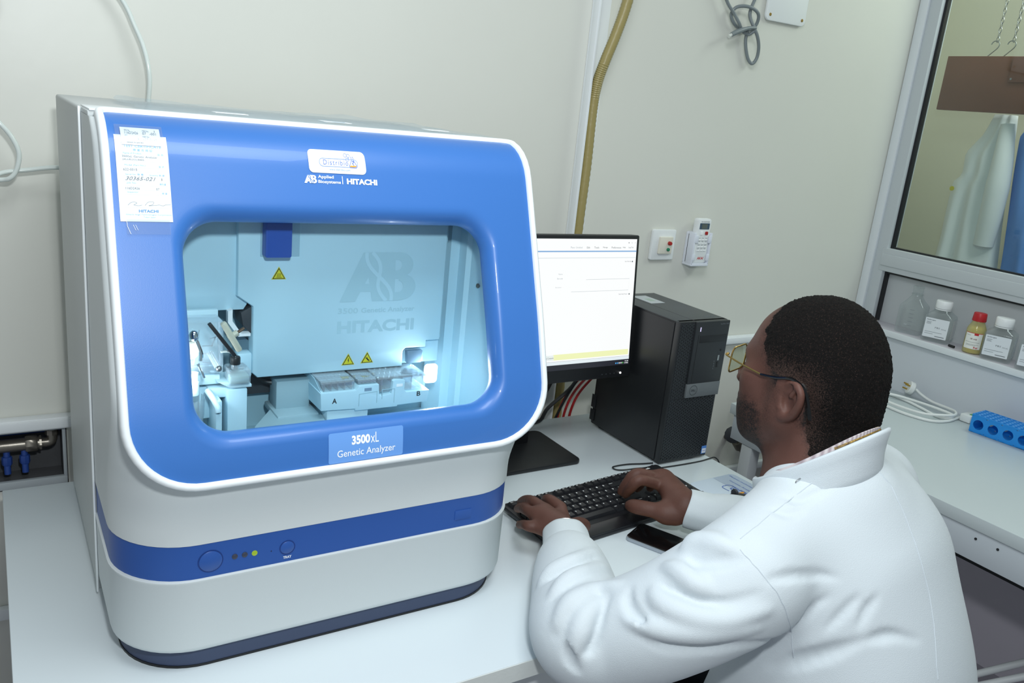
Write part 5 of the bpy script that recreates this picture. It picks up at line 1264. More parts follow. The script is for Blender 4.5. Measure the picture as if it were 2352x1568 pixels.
# hand joints: (x, y, z) in world
def add_left_hand(F):
    w = LW + np.array((.002, .004, .002))
    pk = lambda *a: np.array(a)
    F.cap(LE * .45 + LW * .55 + pk(0, 0, .004), w, .034, .027, .02)
    mc = HANDS['L']
    for nm in ('index', 'middle', 'ring', 'pinky'):
        m_ = mc[nm]; F.cap(w + (m_[0] - w) * .15, m_[0], .0180 if nm != 'pinky' else .0165, .0110, .012)
        finger(F, m_, [.0104, .0092, .0094, .0082, .0070] if nm != 'pinky' else [.0094, .0082, .0080, .0070, .0062], .004)
    F.cap(w, (mc['middle'][0] + mc['ring'][0]) / 2, .023, .017, .015)
    t = mc['thumb']; F.chain(t, [.016, .0120, .0100, .0085, .0075], .008, n=4)
def add_right_hand(F):
    w = RW + np.array((-.004, .004, .004))
    mc = HANDS['R']
    F.cap(RE * .45 + RW * .55, w, .034, .028, .02)
    for nm in ('index', 'middle', 'ring', 'pinky'):
        m_ = mc[nm]; F.cap(w + (m_[0] - w) * .15, m_[0], .0185 if nm != 'pinky' else .0165, .0120, .013)
        finger(F, m_, [.0112, .0100, .0102, .0088, .0075] if nm != 'pinky' else [.0098, .0088, .0084, .0074, .0064], .005)
    F.cap(w, (mc['middle'][0] + mc['ring'][0]) / 2, .024, .018, .015)
    t = mc['thumb']; F.chain(t, [.0185, .0150, .0122, .0118, .0112, .0092], .008, n=4)
    F.cap(w + (0, 0, -.004), t[0] * .5 + t[1] * .5, .022, .016, .016); F.cap(t[0] * .45 + t[1] * .55, mc['index'][0] * .5 + w * .5, .011, .016, .018)
A_ = lambda L: [np.array(p, float) for p in L]
HANDS = {}
HANDS['L'] = {'index': A_([(0.8644, 1.1048, 0.074), (0.8618, 1.133, 0.076), (0.8764, 1.169, 0.058), (0.8947, 1.1983, 0.036)]), 'middle': A_([(0.8317, 1.1025, 0.074), (0.8279, 1.1381, 0.076), (0.8382, 1.1812, 0.058), (0.8482, 1.2136, 0.036)]), 'ring': A_([(0.809, 1.0962, 0.07), (0.8045, 1.1245, 0.07), (0.8182, 1.1629, 0.054), (0.828, 1.1923, 0.036)]), 'pinky': A_([(0.7923, 1.0806, 0.062), (0.7821, 1.0879, 0.062), (0.7904, 1.1133, 0.05), (0.7971, 1.1365, 0.036)]), 'thumb': A_([(0.8603, 1.0637, 0.052), (0.8889, 1.0817, 0.046), (0.9065, 1.0867, 0.04), (0.9146, 1.0882, 0.034)])}
HANDS['R'] = {'index': A_([(1.1129, 1.1088, 0.078), (1.067, 1.1219, 0.09), (1.0585, 1.1355, 0.068), (1.0677, 1.1588, 0.04)]), 'middle': A_([(1.1299, 1.1258, 0.08), (1.0809, 1.1444, 0.092), (1.0665, 1.1554, 0.07), (1.065, 1.1701, 0.042)]), 'ring': A_([(1.148, 1.1347, 0.076), (1.1112, 1.1452, 0.082), (1.1073, 1.1606, 0.06), (1.1105, 1.1727, 0.04)]), 'pinky': A_([(1.1665, 1.1415, 0.068), (1.1353, 1.146, 0.07), (1.1346, 1.1553, 0.054), (1.14, 1.1664, 0.038)]), 'thumb': A_([(1.0921, 1.0346, 0.05), (1.0659, 1.0612, 0.052), (1.0459, 1.0881, 0.05), (1.0431, 1.1152, 0.042)])}


def build_body():
    F = Field((.64, .56, .0), (1.40, 1.24, .575), .0024)
    add_head(F); add_left_hand(F); add_right_hand(F)
    F.cap(NK + (0, 0, -.05), (1.08, .65, .08), .085, .10, .04)                 # chest, inside the coat
    for S_, E_, W_ in ((LS, LE, LW), (RS, RE, RW)):
        F.cap(NK + (0, -.01, -.08), S_, .055, .050, .03); F.cap(S_, E_, .048, .036, .02); F.cap(E_, E_ + (W_ - E_) * .6, .038, .034, .02)
    V, Q = F.mesh(); return relax(V, Q, 1, .35), Q
# ------------------------------------------------------------------ coat
FOLDS = [
    ([(0.726, 0.706, 0.183), (0.728, 0.685, 0.183), (0.737, 0.659, 0.181), (0.756, 0.635, 0.185), (0.777, 0.617, 0.195), (0.807, 0.599, 0.211)], [0.0035, 0.0100, 0.0090, 0.0035], 0.006, '-'),
    ([(0.725, 0.702, 0.171), (0.725, 0.685, 0.165), (0.735, 0.662, 0.164), (0.753, 0.639, 0.163), (0.781, 0.617, 0.169), (0.818, 0.596, 0.188)], [0.0035, 0.0100, 0.0090, 0.0035], 0.014, '+'),
    ([(0.688, 0.698, 0.130), (0.699, 0.674, 0.127), (0.720, 0.648, 0.124), (0.757, 0.621, 0.126), (0.817, 0.596, 0.129), (0.885, 0.608, 0.117)], [0.0042, 0.0120, 0.0108, 0.0042], 0.006, '-'),
    ([(0.695, 0.713, 0.133), (0.708, 0.683, 0.136), (0.731, 0.653, 0.141), (0.764, 0.626, 0.148), (0.811, 0.599, 0.162)], [0.0031, 0.0090, 0.0081, 0.0031], 0.014, '+'),
    ([(0.753, 0.714, 0.196), (0.755, 0.691, 0.201), (0.757, 0.668, 0.199), (0.764, 0.651, 0.198)], [0.0028, 0.0080, 0.0072, 0.0028], 0.014, '+'),
    ([(0.713, 0.739, 0.165), (0.700, 0.727, 0.153), (0.696, 0.708, 0.146), (0.701, 0.687, 0.142)], [0.0028, 0.0080, 0.0072, 0.0028], 0.006, '-'),
    ([(0.656, 0.876, 0.091), (0.672, 0.863, 0.118), (0.708, 0.854, 0.133), (0.767, 0.871, 0.125)], [0.0024, 0.0070, 0.0063, 0.0024], 0.006, '-'),
    ([(0.666, 0.874, 0.096), (0.686, 0.874, 0.115), (0.720, 0.870, 0.127), (0.777, 0.891, 0.117)], [0.0024, 0.0070, 0.0063, 0.0024], 0.014, '+'),
    ([(0.637, 0.816, 0.110), (0.662, 0.820, 0.127), (0.696, 0.824, 0.135), (0.727, 0.829, 0.132)], [0.0024, 0.0070, 0.0063, 0.0024], 0.006, '-'),
    ([(0.652, 0.824, 0.113), (0.677, 0.830, 0.125), (0.710, 0.834, 0.129), (0.765, 0.852, 0.115)], [0.0024, 0.0070, 0.0063, 0.0024], 0.014, '+'),
    ([(0.622, 0.775, 0.084), (0.634, 0.782, 0.106), (0.657, 0.783, 0.125), (0.688, 0.779, 0.133), (0.699, 0.761, 0.145)], [0.0028, 0.0080, 0.0072, 0.0028], 0.006, '-'),
    ([(0.632, 0.781, 0.092), (0.649, 0.788, 0.113), (0.670, 0.789, 0.124), (0.703, 0.788, 0.129), (0.715, 0.760, 0.149)], [0.0028, 0.0080, 0.0072, 0.0028], 0.014, '+'),
    ([(0.644, 0.744, 0.092), (0.648, 0.734, 0.080), (0.655, 0.734, 0.090), (0.664, 0.741, 0.108), (0.682, 0.753, 0.130), (0.695, 0.759, 0.142)], [0.0031, 0.0090, 0.0081, 0.0031], 0.006, '-'),
    ([(0.640, 0.748, 0.071), (0.650, 0.755, 0.097), (0.665, 0.764, 0.114), (0.686, 0.770, 0.124)], [0.0031, 0.0090, 0.0081, 0.0031], 0.014, '+'),
    ([(0.629, 0.756, 0.081), (0.632, 0.746, 0.062), (0.642, 0.735, 0.045)], [0.0028, 0.0080, 0.0072, 0.0028], 0.006, '-'),
    ([(0.783, 0.712, 0.217), (0.795, 0.706, 0.228), (0.801, 0.681, 0.240), (0.806, 0.657, 0.245)], [0.0035, 0.0100, 0.0090, 0.0035], 0.014, '+'),
    ([(0.769, 0.698, 0.221), (0.769, 0.678, 0.223), (0.785, 0.651, 0.234), (0.804, 0.632, 0.245)], [0.0031, 0.0090, 0.0081, 0.0031], 0.006, '-'),
    ([(0.819, 0.601, 0.227), (0.853, 0.591, 0.230), (0.904, 0.588, 0.220), (0.930, 0.575, 0.217)], [0.0024, 0.0070, 0.0063, 0.0024], 0.006, '-'),
    ([(0.888, 0.596, 0.136), (0.901, 0.583, 0.174), (0.918, 0.575, 0.193)], [0.0017, 0.0050, 0.0045, 0.0017], 0.006, '-'),
    ([(0.914, 0.567, 0.147), (0.934, 0.557, 0.180), (0.951, 0.553, 0.199)], [0.0017, 0.0050, 0.0045, 0.0017], 0.006, '-'),
    ([(0.945, 0.541, 0.160), (0.957, 0.542, 0.183), (0.972, 0.541, 0.200)], [0.0017, 0.0050, 0.0045, 0.0017], 0.006, '-'),
    ([(0.948, 0.531, 0.143), (0.969, 0.521, 0.151), (0.987, 0.513, 0.153), (1.021, 0.498, 0.146)], [0.0024, 0.0070, 0.0063, 0.0024], 0.006, '-'),
    ([(0.883, 0.626, 0.054), (0.891, 0.591, 0.086), (0.919, 0.548, 0.125), (0.947, 0.530, 0.145)], [0.0042, 0.0120, 0.0108, 0.0042], 0.006, '-'),
    ([(0.906, 0.668, 0.299), (0.914, 0.652, 0.299), (0.939, 0.645, 0.307), (0.957, 0.640, 0.317)], [0.0017, 0.0050, 0.0045, 0.0017], 0.006, '-'),
    ([(0.877, 0.663, 0.286), (0.891, 0.644, 0.286), (0.916, 0.637, 0.292)], [0.0014, 0.0040, 0.0036, 0.0014], 0.006, '-')]      # (points, radii, blend, add or carve)
def build_coat(h=.0045):
    F = Field((.56, .22, -.46), (1.50, 1.16, .42), h)
    tl_ = (LS - RS); tl_[2] = 0; tl_ /= np.linalg.norm(tl_); tf_ = np.array((tl_[1], -tl_[0], 0)); TA = np.stack([tl_, tf_, (0, 0, 1.0)])
    if tf_[1] < 0: TA[1] = -TA[1]; 
    F.ell((1.085, .645, .110), (.195, .132, .195), .05, A=TA)
    F.ell((1.088, .582, -.040), (.184, .138, .210), .06, A=TA)
    F.chain([(1.00, .655, .0), (.985, .70, -.26)], [.11, .115], .05)
    F.ell((1.055, .570, -.200), (.170, .155, .165), .06, A=TA)
    F.cap(NK + (-.004, -.010, -.040), LS + (.015, 0, .005), .080, .074, .05); F.cap(NK + (.010, -.012, -.040), RS + (-.012, -.004, .012), .082, .074, .05)
    F.cap(NK + (.004, -.014, -.026), NK + (.04, -.030, -.09), .078, .092, .03)
    # sleeves
    CUT = []
    U_ = LE - LS; V_ = LW - LE
    F.chain([LS + (.01, -.005, -.01), LS + U_ * .5 + (0, -.018, -.020), LE + (.03, -.018, -.014), LE + (0, .000, -.004), LE + V_ * .30, LE + V_ * .52, LE + V_ * .70], [.082, .075, .072, .068, .063, .057, .0475], .012, n=5)
    F.chain([LE + V_ * .72, LE + V_ * .84], [.0405, .0345], .008); CUT.append((LE + V_ * 1.0, V_ / np.linalg.norm(V_)))
    U_ = RE - RS; V_ = RW - RE
    F.chain([RS, RS + U_ * .5, RE, RE + V_ * .4, RE + V_ * .80], [.078, .070, .062, .051, .041], .015, n=5)
    F.chain([RE + V_ * .76, RE + V_ * .86], [.0405, .0345], .008); CUT.append((RE + V_ * 1.0, V_ / np.linalg.norm(V_)))
    # lap and coat tails
    F.chain([(1.00, .64, -.29), (.975, .86, -.30)], [.10, .092], .05); F.chain([(1.14, .62, -.265), (1.15, .82, -.27)], [.105, .10], .06)
    for pts, rs, k, op in FOLDS: F.chain(pts, rs, k, op, n=4)
    # openings: neck and cuffs
    F.cap(NK + (-.002, .004, -.05), NK + (-.002, .012, .12), .056, .068, .006, '-')
    V, Q = F.mesh(); return relax(V, Q, 1, .4), Q

def build_collar():
    c = NK + np.array((-.016, .004, .036)); tl_ = np.array((-.98, -.2, 0)); tf_ = np.array((-.2, .98, 0)); rings = []; N = 72
    prof = [(0.004, -.050), (0.006, -.020), (.004, .0), (.0035, .018), (.0045, .034), (.003, .0385), (0, .0385), (-.0012, .034), (-.001, .015), (.0, -.050)]
    for k in range(N + 1):
        a = mix(.16, 2 * PI - .16, k / N)       # 0 = front opening
        cu, su = math.cos(a), math.sin(a); r = []
        for o_, hh in prof:
            fr = .5 + .5 * cu                   # 1 at front
            rad_l = .074 + o_ + .10 * max(hh, 0) * .25; rad_f = .078 + .004 * fr + o_ + max(hh, 0) * (.02 + .10 * fr)
            zz = .026 * (1 - fr) - .098 * fr + hh * (1 - .35 * fr)
            r.append(c + tl_ * (su * rad_l) + tf_ * (cu * rad_f) + np.array((0, 0, zz)))
        rings.append(r)
    V = np.array([p for r in rings for p in r]); n = len(prof)
    Q = np.array([(i * n + k, i * n + (k + 1) % n, (i + 1) * n + (k + 1) % n, (i + 1) * n + k) for i in range(N) for k in range(n)])
    return V, Q

# ==== bpy
SEAMS = [[(1.0365, 0.6351, 0.3436), (1.0332, 0.6233, 0.3406), (1.0364, 0.6162, 0.3350), (1.0402, 0.6097, 0.3289), (1.0453, 0.6038, 0.3223), (1.0470, 0.5971, 0.3141), (1.0484, 0.5900, 0.3046), (1.0507, 0.5838, 0.2959), (1.0526, 0.5774, 0.2868), (1.0533, 0.5725, 0.2797), (1.0537, 0.5672, 0.2722), (1.0540, 0.5621, 0.2651), (1.0545, 0.5569, 0.2581), (1.0539, 0.5520, 0.2517), (1.0539, 0.5472, 0.2448), (1.0540, 0.5426, 0.2376), (1.0546, 0.5384, 0.2303), (1.0551, 0.5338, 0.2215), (1.0564, 0.5294, 0.2124), (1.0573, 0.5250, 0.2033), (1.0580, 0.5205, 0.1942), (1.0575, 0.5161, 0.1853), (1.0568, 0.5118, 0.1767), (1.0559, 0.5076, 0.1683), (1.0551, 0.5033, 0.1599), (1.0530, 0.4991, 0.1514), (1.0514, 0.4948, 0.1428), (1.0494, 0.4908, 0.1343), (1.0477, 0.4869, 0.1261), (1.0460, 0.4835, 0.1184), (1.0442, 0.4802, 0.1110), (1.0441, 0.4766, 0.1030), (1.0428, 0.4736, 0.0956)],
    [(0.9640, 0.6624, 0.3207), (0.9611, 0.6641, 0.3157), (0.9479, 0.6585, 0.3161), (0.9431, 0.6587, 0.3127), (0.9375, 0.6594, 0.3093), (0.9270, 0.6597, 0.3037), (0.9156, 0.6611, 0.2970), (0.9014, 0.6590, 0.2928), (0.8894, 0.6585, 0.2880), (0.8808, 0.6598, 0.2828), (0.8677, 0.6577, 0.2799), (0.8580, 0.6566, 0.2761), (0.8460, 0.6546, 0.2718), (0.8380, 0.6543, 0.2691), (0.8299, 0.6538, 0.2657), (0.8227, 0.6541, 0.2619), (0.8163, 0.6543, 0.2580)],
    [(0.8079, 0.6448, 0.2494), (0.8089, 0.6369, 0.2455), (0.8104, 0.6297, 0.2430), (0.8113, 0.6227, 0.2389), (0.8137, 0.6166, 0.2357), (0.8163, 0.6095, 0.2302), (0.8206, 0.6030, 0.2232), (0.8237, 0.5973, 0.2182), (0.8284, 0.5924, 0.2125), (0.8316, 0.5888, 0.2058), (0.8348, 0.5862, 0.1993), (0.8380, 0.5844, 0.1944), (0.8420, 0.5830, 0.1874), (0.8466, 0.5823, 0.1787), (0.8532, 0.5829, 0.1683), (0.8673, 0.5883, 0.1522), (0.8903, 0.6011, 0.1296), (0.8939, 0.6005, 0.1187), (0.8950, 0.5990, 0.1092), (0.8975, 0.5970, 0.0989), (0.9022, 0.5973, 0.0873)]]
SNAP = (0.9388, 0.6730, 0.3128)
def vnormals(V, Q):
    n = np.cross(V[Q[:, 2]] - V[Q[:, 0]], V[Q[:, 3]] - V[Q[:, 1]]); N = np.zeros_like(V)
    for k in range(4):
        for q in range(3): N[:, q] += np.bincount(Q[:, k], n[:, q], len(V))
    return N / (np.linalg.norm(N, axis=1)[:, None] + 1e-12)
def raw(name, V, Q, m, parent, attrs=None):
    me = bpy.data.meshes.new(name); me.from_pydata((V - np.array(world_loc(parent))).tolist(), [], Q.tolist()); me.update()
    me.polygons.foreach_set('use_smooth', [True] * len(me.polygons)); me.materials.append(m)
    for k, a in (attrs or {}).items():
        at = me.attributes.new(k, 'FLOAT', 'POINT'); at.data.foreach_set('value', a.astype(np.float32))
    o = bpy.data.objects.new(name, me); COL.objects.link(o); o.parent = parent; return o
def skin_material():
    m = mat('skin', '#5a3b30', 0.56, bump=.12, bscale=320, spec=.35); nt = m.node_tree; b = nt.nodes['Principled BSDF']
    tc = nt.nodes.new('ShaderNodeTexCoord'); at = nt.nodes.new('ShaderNodeAttribute'); at.attribute_name = 'hair'
    pa = nt.nodes.new('ShaderNodeAttribute'); pa.attribute_name = 'palm'
    n = nt.nodes.new('ShaderNodeTexNoise'); n.inputs['Scale'].default_value = 420; n.inputs['Detail'].default_value = 2
    n1 = nt.nodes.new('ShaderNodeTexNoise'); n1.inputs['Scale'].default_value = 28
    nt.links.new(tc.outputs['Object'], n.inputs['Vector']); nt.links.new(tc.outputs['Object'], n1.inputs['Vector'])
    ad = nt.nodes.new('ShaderNodeMath'); ad.operation = 'ADD'; su = nt.nodes.new('ShaderNodeMath'); su.operation = 'SUBTRACT'; su.inputs[1].default_value = .5
    nt.links.new(n.outputs['Fac'], su.inputs[0]); nt.links.new(at.outputs['Fac'], ad.inputs[0])
    ml = nt.nodes.new('ShaderNodeMath'); ml.operation = 'MULTIPLY'; ml.inputs[1].default_value = 1.6; nt.links.new(su.outputs[0], ml.inputs[0]); nt.links.new(ml.outputs[0], ad.inputs[1])
    sq = nt.nodes.new('ShaderNodeMath'); sq.operation = 'POWER'; sq.inputs[1].default_value = .5; nt.links.new(at.outputs['Fac'], sq.inputs[0])
    mu = nt.nodes.new('ShaderNodeMath'); mu.operation = 'MULTIPLY'; nt.links.new(sq.outputs[0], mu.inputs[0]); nt.links.new(ad.outputs[0], mu.inputs[1]); mu.use_clamp = True
    c0 = nt.nodes.new('ShaderNodeMix'); c0.data_type = 'RGBA'; c0.inputs[6].default_value = lin('#4e3229'); c0.inputs[7].default_value = lin('#64433a'); nt.links.new(n1.outputs['Fac'], c0.inputs[0])
    cp = nt.nodes.new('ShaderNodeMix'); cp.data_type = 'RGBA'; cp.inputs[7].default_value = lin('#95664f'); nt.links.new(pa.outputs['Fac'], cp.inputs[0]); nt.links.new(c0.outputs[2], cp.inputs[6])
    c1 = nt.nodes.new('ShaderNodeMix'); c1.data_type = 'RGBA'; c1.inputs[7].default_value = lin('#120f0d'); m3 = nt.nodes.new('ShaderNodeMath'); m3.operation = 'MULTIPLY'; m3.inputs[1].default_value = 1.3; m3.use_clamp = True; nt.links.new(mu.outputs[0], m3.inputs[0]); nt.links.new(m3.outputs[0], c1.inputs[0]); nt.links.new(cp.outputs[2], c1.inputs[6])
    nt.links.new(c1.outputs[2], b.inputs['Base Color'])
    return m
PN = thing('person', 'man in a white lab coat and glasses typing at the keyboard', 'person', (1.05, .62, -.74))
hv, hq = build_body(); ha_, hb_ = hair_masks(hv); hn = vnormals(hv, hq)
pal = np.clip(-hn[:, 2] * 1.2 - .1, 0, 1) * .8 * (hv[:, 2] < .14)
hl_ = head_local(hv); dense_ = np.clip(np.hypot(np.maximum(hl_[:, 2] + .002, 0) / .062, np.maximum(-.030 - hl_[:, 1], 0) / .052), 0, 1)
body = raw('body', hv, hq, skin_material(), PN, {'hair': np.maximum(ha_ * (.84 + .16 * dense_), hb_ * .74), 'palm': pal})
# cropped hair: a shell over the scalp that thins out at the hairline
rng = np.random.RandomState(5)
dense = dense_
keep = (ha_ > .45) & (dense > .22); fm = keep[hq].all(1); used = np.unique(hq[fm]); remap = np.full(len(hv), -1); remap[used] = np.arange(len(used))
th = .0050 * np.clip((ha_[used] - .45) / .5, 0, 1) * np.clip((dense[used] - .22) / .6, 0, 1) - .0006
def hair_material():
    m = mat('hair', '#0c0a09', .9, bump=1.0, bscale=800, spec=.2); nt = m.node_tree; b = nt.nodes['Principled BSDF']
    tc = nt.nodes.new('ShaderNodeTexCoord'); at = nt.nodes.new('ShaderNodeAttribute'); at.attribute_name = 'fade'; n = nt.nodes.new('ShaderNodeTexNoise'); n.inputs['Scale'].default_value = 520; n.inputs['Detail'].default_value = 3
    mm = nt.nodes.new('ShaderNodeMath'); mm.operation = 'MULTIPLY_ADD'; mm.inputs[1].default_value = 2.4; nt.links.new(tc.outputs['Object'], n.inputs['Vector']); nt.links.new(n.outputs['Fac'], mm.inputs[0]); nt.links.new(at.outputs['Fac'], mm.inputs[2])
    sb = nt.nodes.new('ShaderNodeMath'); sb.operation = 'SUBTRACT'; sb.inputs[1].default_value = 1.06; sb.use_clamp = True; nt.links.new(mm.outputs[0], sb.inputs[0])
    mx = nt.nodes.new('ShaderNodeMix'); mx.data_type = 'RGBA'; mx.inputs[6].default_value = lin('#4b3a34'); mx.inputs[7].default_value = lin('#0d0b0a'); nt.links.new(sb.outputs[0], mx.inputs[0]); nt.links.new(mx.outputs[2], b.inputs['Base Color'])
    return m
raw('hair', hv[used] + hn[used] * (th + rng.normal(0, .0005, len(used)) * dense[used])[:, None], remap[hq[fm]], hair_material(), PN, {'fade': np.clip(dense[used] * 1.15 - .1, 0, 1)})
for s_ in (1, -1):
    make('eye', G().sphere(hd(s_ * .031, .0712, .002), .0127), mat('eye_white', '#d9d2c8', .2), PN)
    make('iris', G().sphere(hd(s_ * .031, .0795, .002), .0055, .0055, .0055), mat('iris', '#2a1a12', .15), PN)
    make('eyebrow', G().tube([hd(s_ * .014, .088, .018), hd(s_ * .030, .0885, .0225), hd(s_ * .046, .080, .019)], [.0022, .0032, .0016], 8), MATS['hair'], PN)
# thumb and finger nails that show
def nail(p, q, up, wdt, ln):
    p = np.array(p); d = np.array(q) - p; d /= np.linalg.norm(d); up = np.array(up, float); up -= d * (up @ d); up /= np.linalg.norm(up); sd = np.cross(d, up)
    g = G(); V = []
    for i in range(5):
        for j in range(5):
            u = -1 + j / 2; v = i / 4
            V.append(p + d * (v - .5) * ln + sd * u * wdt * (1 - .25 * (v - .5) ** 2) + up * (-.38 * wdt * u * u))
    g.add(V, [(i * 5 + j, i * 5 + j + 1, (i + 1) * 5 + j + 1, (i + 1) * 5 + j) for i in range(4) for j in range(4)])
    make('fingernail', g, mat('nail', '#b58a78', .3), PN, angle=180)
t_ = HANDS['R']['thumb']; d0 = t_[3] - t_[2]; d0 /= np.linalg.norm(d0)
nail(t_[3] + d0 * .001 + np.array((-.0045, -.0065, .0062)), t_[3] + d0 * .02 + np.array((-.0045, -.0065, .0062)), (-.42, -.62, .66), .0058, .0135)
for nm in ('middle', 'ring', 'pinky', 'index'):
    t_ = HANDS['L'][nm]; d0 = t_[3] - t_[2]; d0 /= np.linalg.norm(d0); up = np.cross(np.cross(d0, (0, 0, 1.0)), d0); up /= np.linalg.norm(up)
    nail(t_[3] + up * .0072 - d0 * .001, t_[3] + up * .0072 + d0 * .02, up, .0045, .0095)
# clothes
mat('coat_cloth', '#ccd5da', .75, bump=.25, bscale=900, sheen=.1)
cv, cq = build_coat()
coat = raw('lab_coat', cv, cq, MATS['coat_cloth'], PN)
kv, kq = build_collar(); col_ = raw('collar', kv, kq, MATS['coat_cloth'], coat)
for E_, W_, lab_ in ((LE, LW, 0), (RE, RW, 1)):
    v_ = W_ - E_; ax = v_ / np.linalg.norm(v_); u1 = np.cross(ax, (0, 0, 1.0)); u1 /= np.linalg.norm(u1); u2 = np.cross(u1, ax); rings = []
    for t, ro in ((.66, .0385), (.70, .0415), (.80, .0412), (.90, .0398), (.985, .0388), (1.005, .0384), (1.008, .0370), (.99, .0350), (.90, .0345)):
        rings.append([E_ + v_ * t + (u1 * math.cos(a) * 1.04 + u2 * math.sin(a) * .97) * (ro + .0009 * math.sin(3 * a + lab_) + .0006 * math.sin(7 * a)) + ax * .0025 * math.sin(2 * a + 1) for a in np.linspace(0, 2 * PI, 48, endpoint=False)])
    make('cuff', G().loft(rings), 'coat_cloth', coat, angle=70)
mat('seam', '#c9d2d8', .8)
for pts in SEAMS: make('seam', G().tube(pts, .0007, 5, 4), 'seam', coat)
make('snap_ring', G().tube([(SNAP[0] + .0045 * math.cos(a), SNAP[1] - .0020 * math.cos(a) * .6, SNAP[2] + .0035 * math.sin(a) + .002 * math.cos(a)) for a in np.linspace(0, 2 * PI, 14, endpoint=False)], .0009, 6, 0, True), 'steel', coat)
# striped shirt collar and patterned lanyard showing inside the coat collar
c_ = NK + np.array((-.016, .005, .037)); tl_ = np.array((-.98, -.2, 0)); tf_ = np.array((-.2, .98, 0))
def ringp(a, rl, rf, z0): 
    fr = .5 + .5 * math.cos(a); return c_ + tl_ * math.sin(a) * rl + tf_ * math.cos(a) * rf + np.array((0, 0, .026 * (1 - fr) - .098 * fr + z0))
def stripes():
    m = mat('shirt', '#d3c9cc', .8); nt = m.node_tree; b = nt.nodes['Principled BSDF']; tc = nt.nodes.new('ShaderNodeTexCoord'); wv = nt.nodes.new('ShaderNodeTexWave'); wv.inputs['Scale'].default_value = 60
    mx = nt.nodes.new('ShaderNodeMix'); mx.data_type = 'RGBA'; mx.inputs[6].default_value = lin('#e2dadb'); mx.inputs[7].default_value = lin('#b3a4aa'); nt.links.new(tc.outputs['Object'], wv.inputs['Vector']); nt.links.new(wv.outputs['Fac'], mx.inputs[0]); nt.links.new(mx.outputs[2], b.inputs['Base Color']); return m
rings = []
for k in range(61):
    a = mix(.35, 2 * PI - .35, k / 60); rings.append([ringp(a, .0695, .0725, -.04), ringp(a, .0685, .0705, .036 + .002 * math.sin(a * 3)), ringp(a, .0670, .0690, .036 + .002 * math.sin(a * 3)), ringp(a, .0680, .0700, -.04)])
make('shirt_collar', G().loft(rings, True), stripes(), PN)
def gilt():
    m = mat('lanyard', '#8a6a3a', .5, bump=.6, bscale=300); nt = m.node_tree; b = nt.nodes['Principled BSDF']; tc = nt.nodes.new('ShaderNodeTexCoord'); v = nt.nodes.new('ShaderNodeTexVoronoi'); v.inputs['Scale'].default_value = 260
    cr = nt.nodes.new('ShaderNodeMix'); cr.data_type = 'RGBA'; cr.inputs[6].default_value = lin('#c2a04c'); cr.inputs[7].default_value = lin('#3d2a22'); nt.links.new(tc.outputs['Object'], v.inputs['Vector']); nt.links.new(v.outputs['Distance'], cr.inputs[0]); nt.links.new(cr.outputs[2], b.inputs['Base Color']); return m
make('lanyard', G().tube([ringp(a, .0655, .0675, .030) for a in np.linspace(PI * .70, PI * 1.10, 14)], .0042, 8, 3), gilt(), PN)
# watch strap under the near cuff
d_ = (LW - LE) / np.linalg.norm(LW - LE); u_ = np.cross(d_, (0, 0, 1.0)); u_ /= np.linalg.norm(u_); w_2 = np.cross(u_, d_); wc = LW + d_ * .003
make('bracelet', G().tube([wc + (u_ * math.cos(a) + w_2 * math.sin(a)) * .0335 for a in np.linspace(0, 2 * PI, 30, endpoint=False)], .0016, 8, 0, True), 'steel', PN)
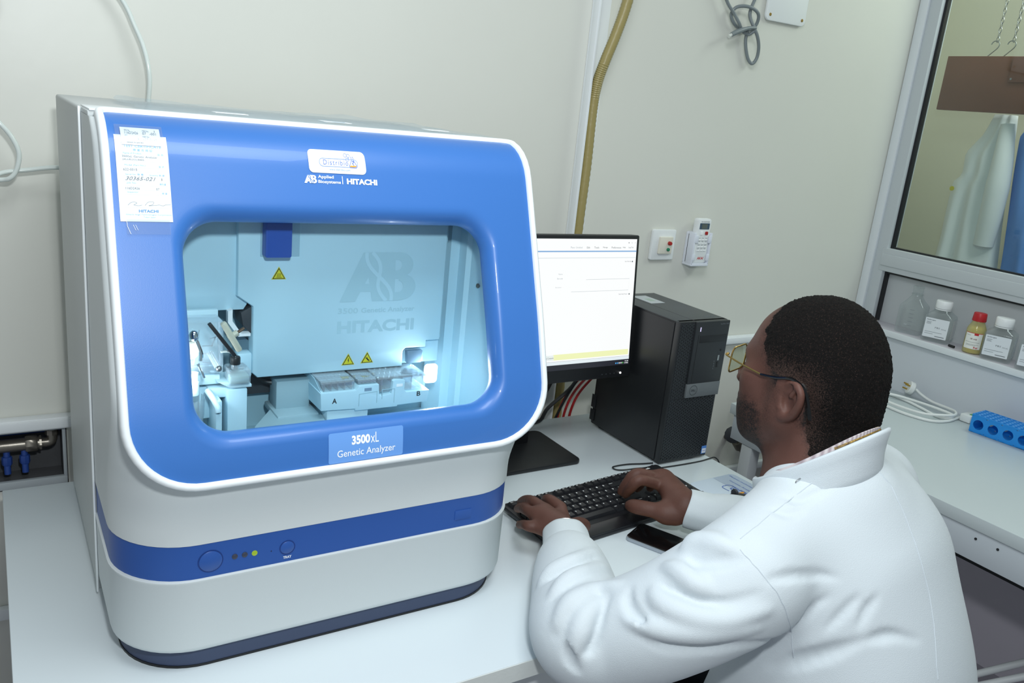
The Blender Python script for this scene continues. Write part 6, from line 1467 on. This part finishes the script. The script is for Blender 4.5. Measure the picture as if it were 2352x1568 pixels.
# glasses
gl = make('glasses', G(), 'gold', PN) if False else None
GE = []
def lens_pts(s_, k=1.0):
    out = []
    for x, z in rrect(-.0265 * k, .0265 * k, -.0215 * k, .0190 * k, .011 * k, 5):
        l = .0345 + x * s_; out.append(hd(l * (1 if s_ > 0 else 1), .105 - .010 * ((l if s_ > 0 else -l) / .06) ** 2, .002 + z))
    return out
def lens(s_):
    P = []
    for x, z in rrect(-.0265, .0265, -.0215, .0190, .011, 5):
        l = s_ * (.0345 + x); P.append(hd(l, .107 - .008 * (l / .06) ** 2, .003 + z))
    return P
fr_ = None
for s_ in (1, -1):
    P = lens(s_)
    f2 = make('glasses_rim', G().tube(P, .0013, 8, 0, True), 'gold', PN)
    c0 = np.mean(P, 0); make('lens', G().add([c0] + P, [(0, i + 1, (i + 1) % len(P) + 1) for i in range(len(P))]), clear('lens_glass', '#e6ecd8', .04, .02), f2)
    make('temple_front', G().tube([hd(s_ * .0640, .106, .012), hd(s_ * .0700, .101, .0115), hd(s_ * .0765, .070, .009), hd(s_ * .0820, .030, .007)], .0014, 8), 'gold', f2)
    make('temple_tip', G().tube([hd(s_ * .0818, .032, .0072), hd(s_ * .0845, .005, .012), hd(s_ * .0850, -.020, .019), hd(s_ * .0850, -.042, .010), hd(s_ * .0850, -.055, -.014), hd(s_ * .0840, -.060, -.028)], [.0018, .0022, .0024, .0024, .0026, .0026], 8), 'black_gloss', f2)
    make('hinge', G().sphere(hd(s_ * .0625, .1045, .012), .0022), 'gold', f2)
make('glasses_bridge', G().tube([hd(.009, .1066, .006), hd(.004, .109, .010), hd(-.004, .109, .010), hd(-.009, .1066, .006)], .0012, 8), 'gold', PN)
# trousers, shoes
F_ = Field((.80, .50, -.76), (1.30, 1.25, -.12), .008)
for x0, x1 in ((1.00, .96), (1.14, 1.17)):
    F_.chain([(x0, .62, -.26), (x1, 1.00, -.27)], [.085, .068], .03); F_.chain([(x1, 1.00, -.27), (x1, .98, -.70)], [.066, .052], .03)
tv, tq = F_.mesh(); raw('trousers', tv, tq, mat('trousers', '#2c3038', .8), PN)
for x1 in (.96, 1.17):
    make('shoe', G().loft([[(x1 + .042 * w2 * math.cos(a), 1.03 + .13 * w2 * math.sin(a), z2) for a in np.linspace(0, 2 * PI, 20, endpoint=False)] for w2, z2 in ((.95, -.7395), (1, -.72), (.9, -.69), (.5, -.665))], True, True, True), 'black_plastic', PN)
ST = thing('stool', 'low black stool hidden under the seated man', 'stool', (1.08, .57, -.74))
make('seat', G().lathe([(.15, 0), (.17, .01), (.17, .035), (.15, .045)], (1.08, .57, -.447), seg=32), 'black_plastic', ST)
make('column', G().lathe([(.025, 0), (.025, .28)], (1.08, .57, -.725), seg=16), 'steel', ST)
make('base', G().lathe([(.17, 0), (.17, .006), (.03, .016)], (1.08, .57, -.74), seg=28), 'steel', ST)
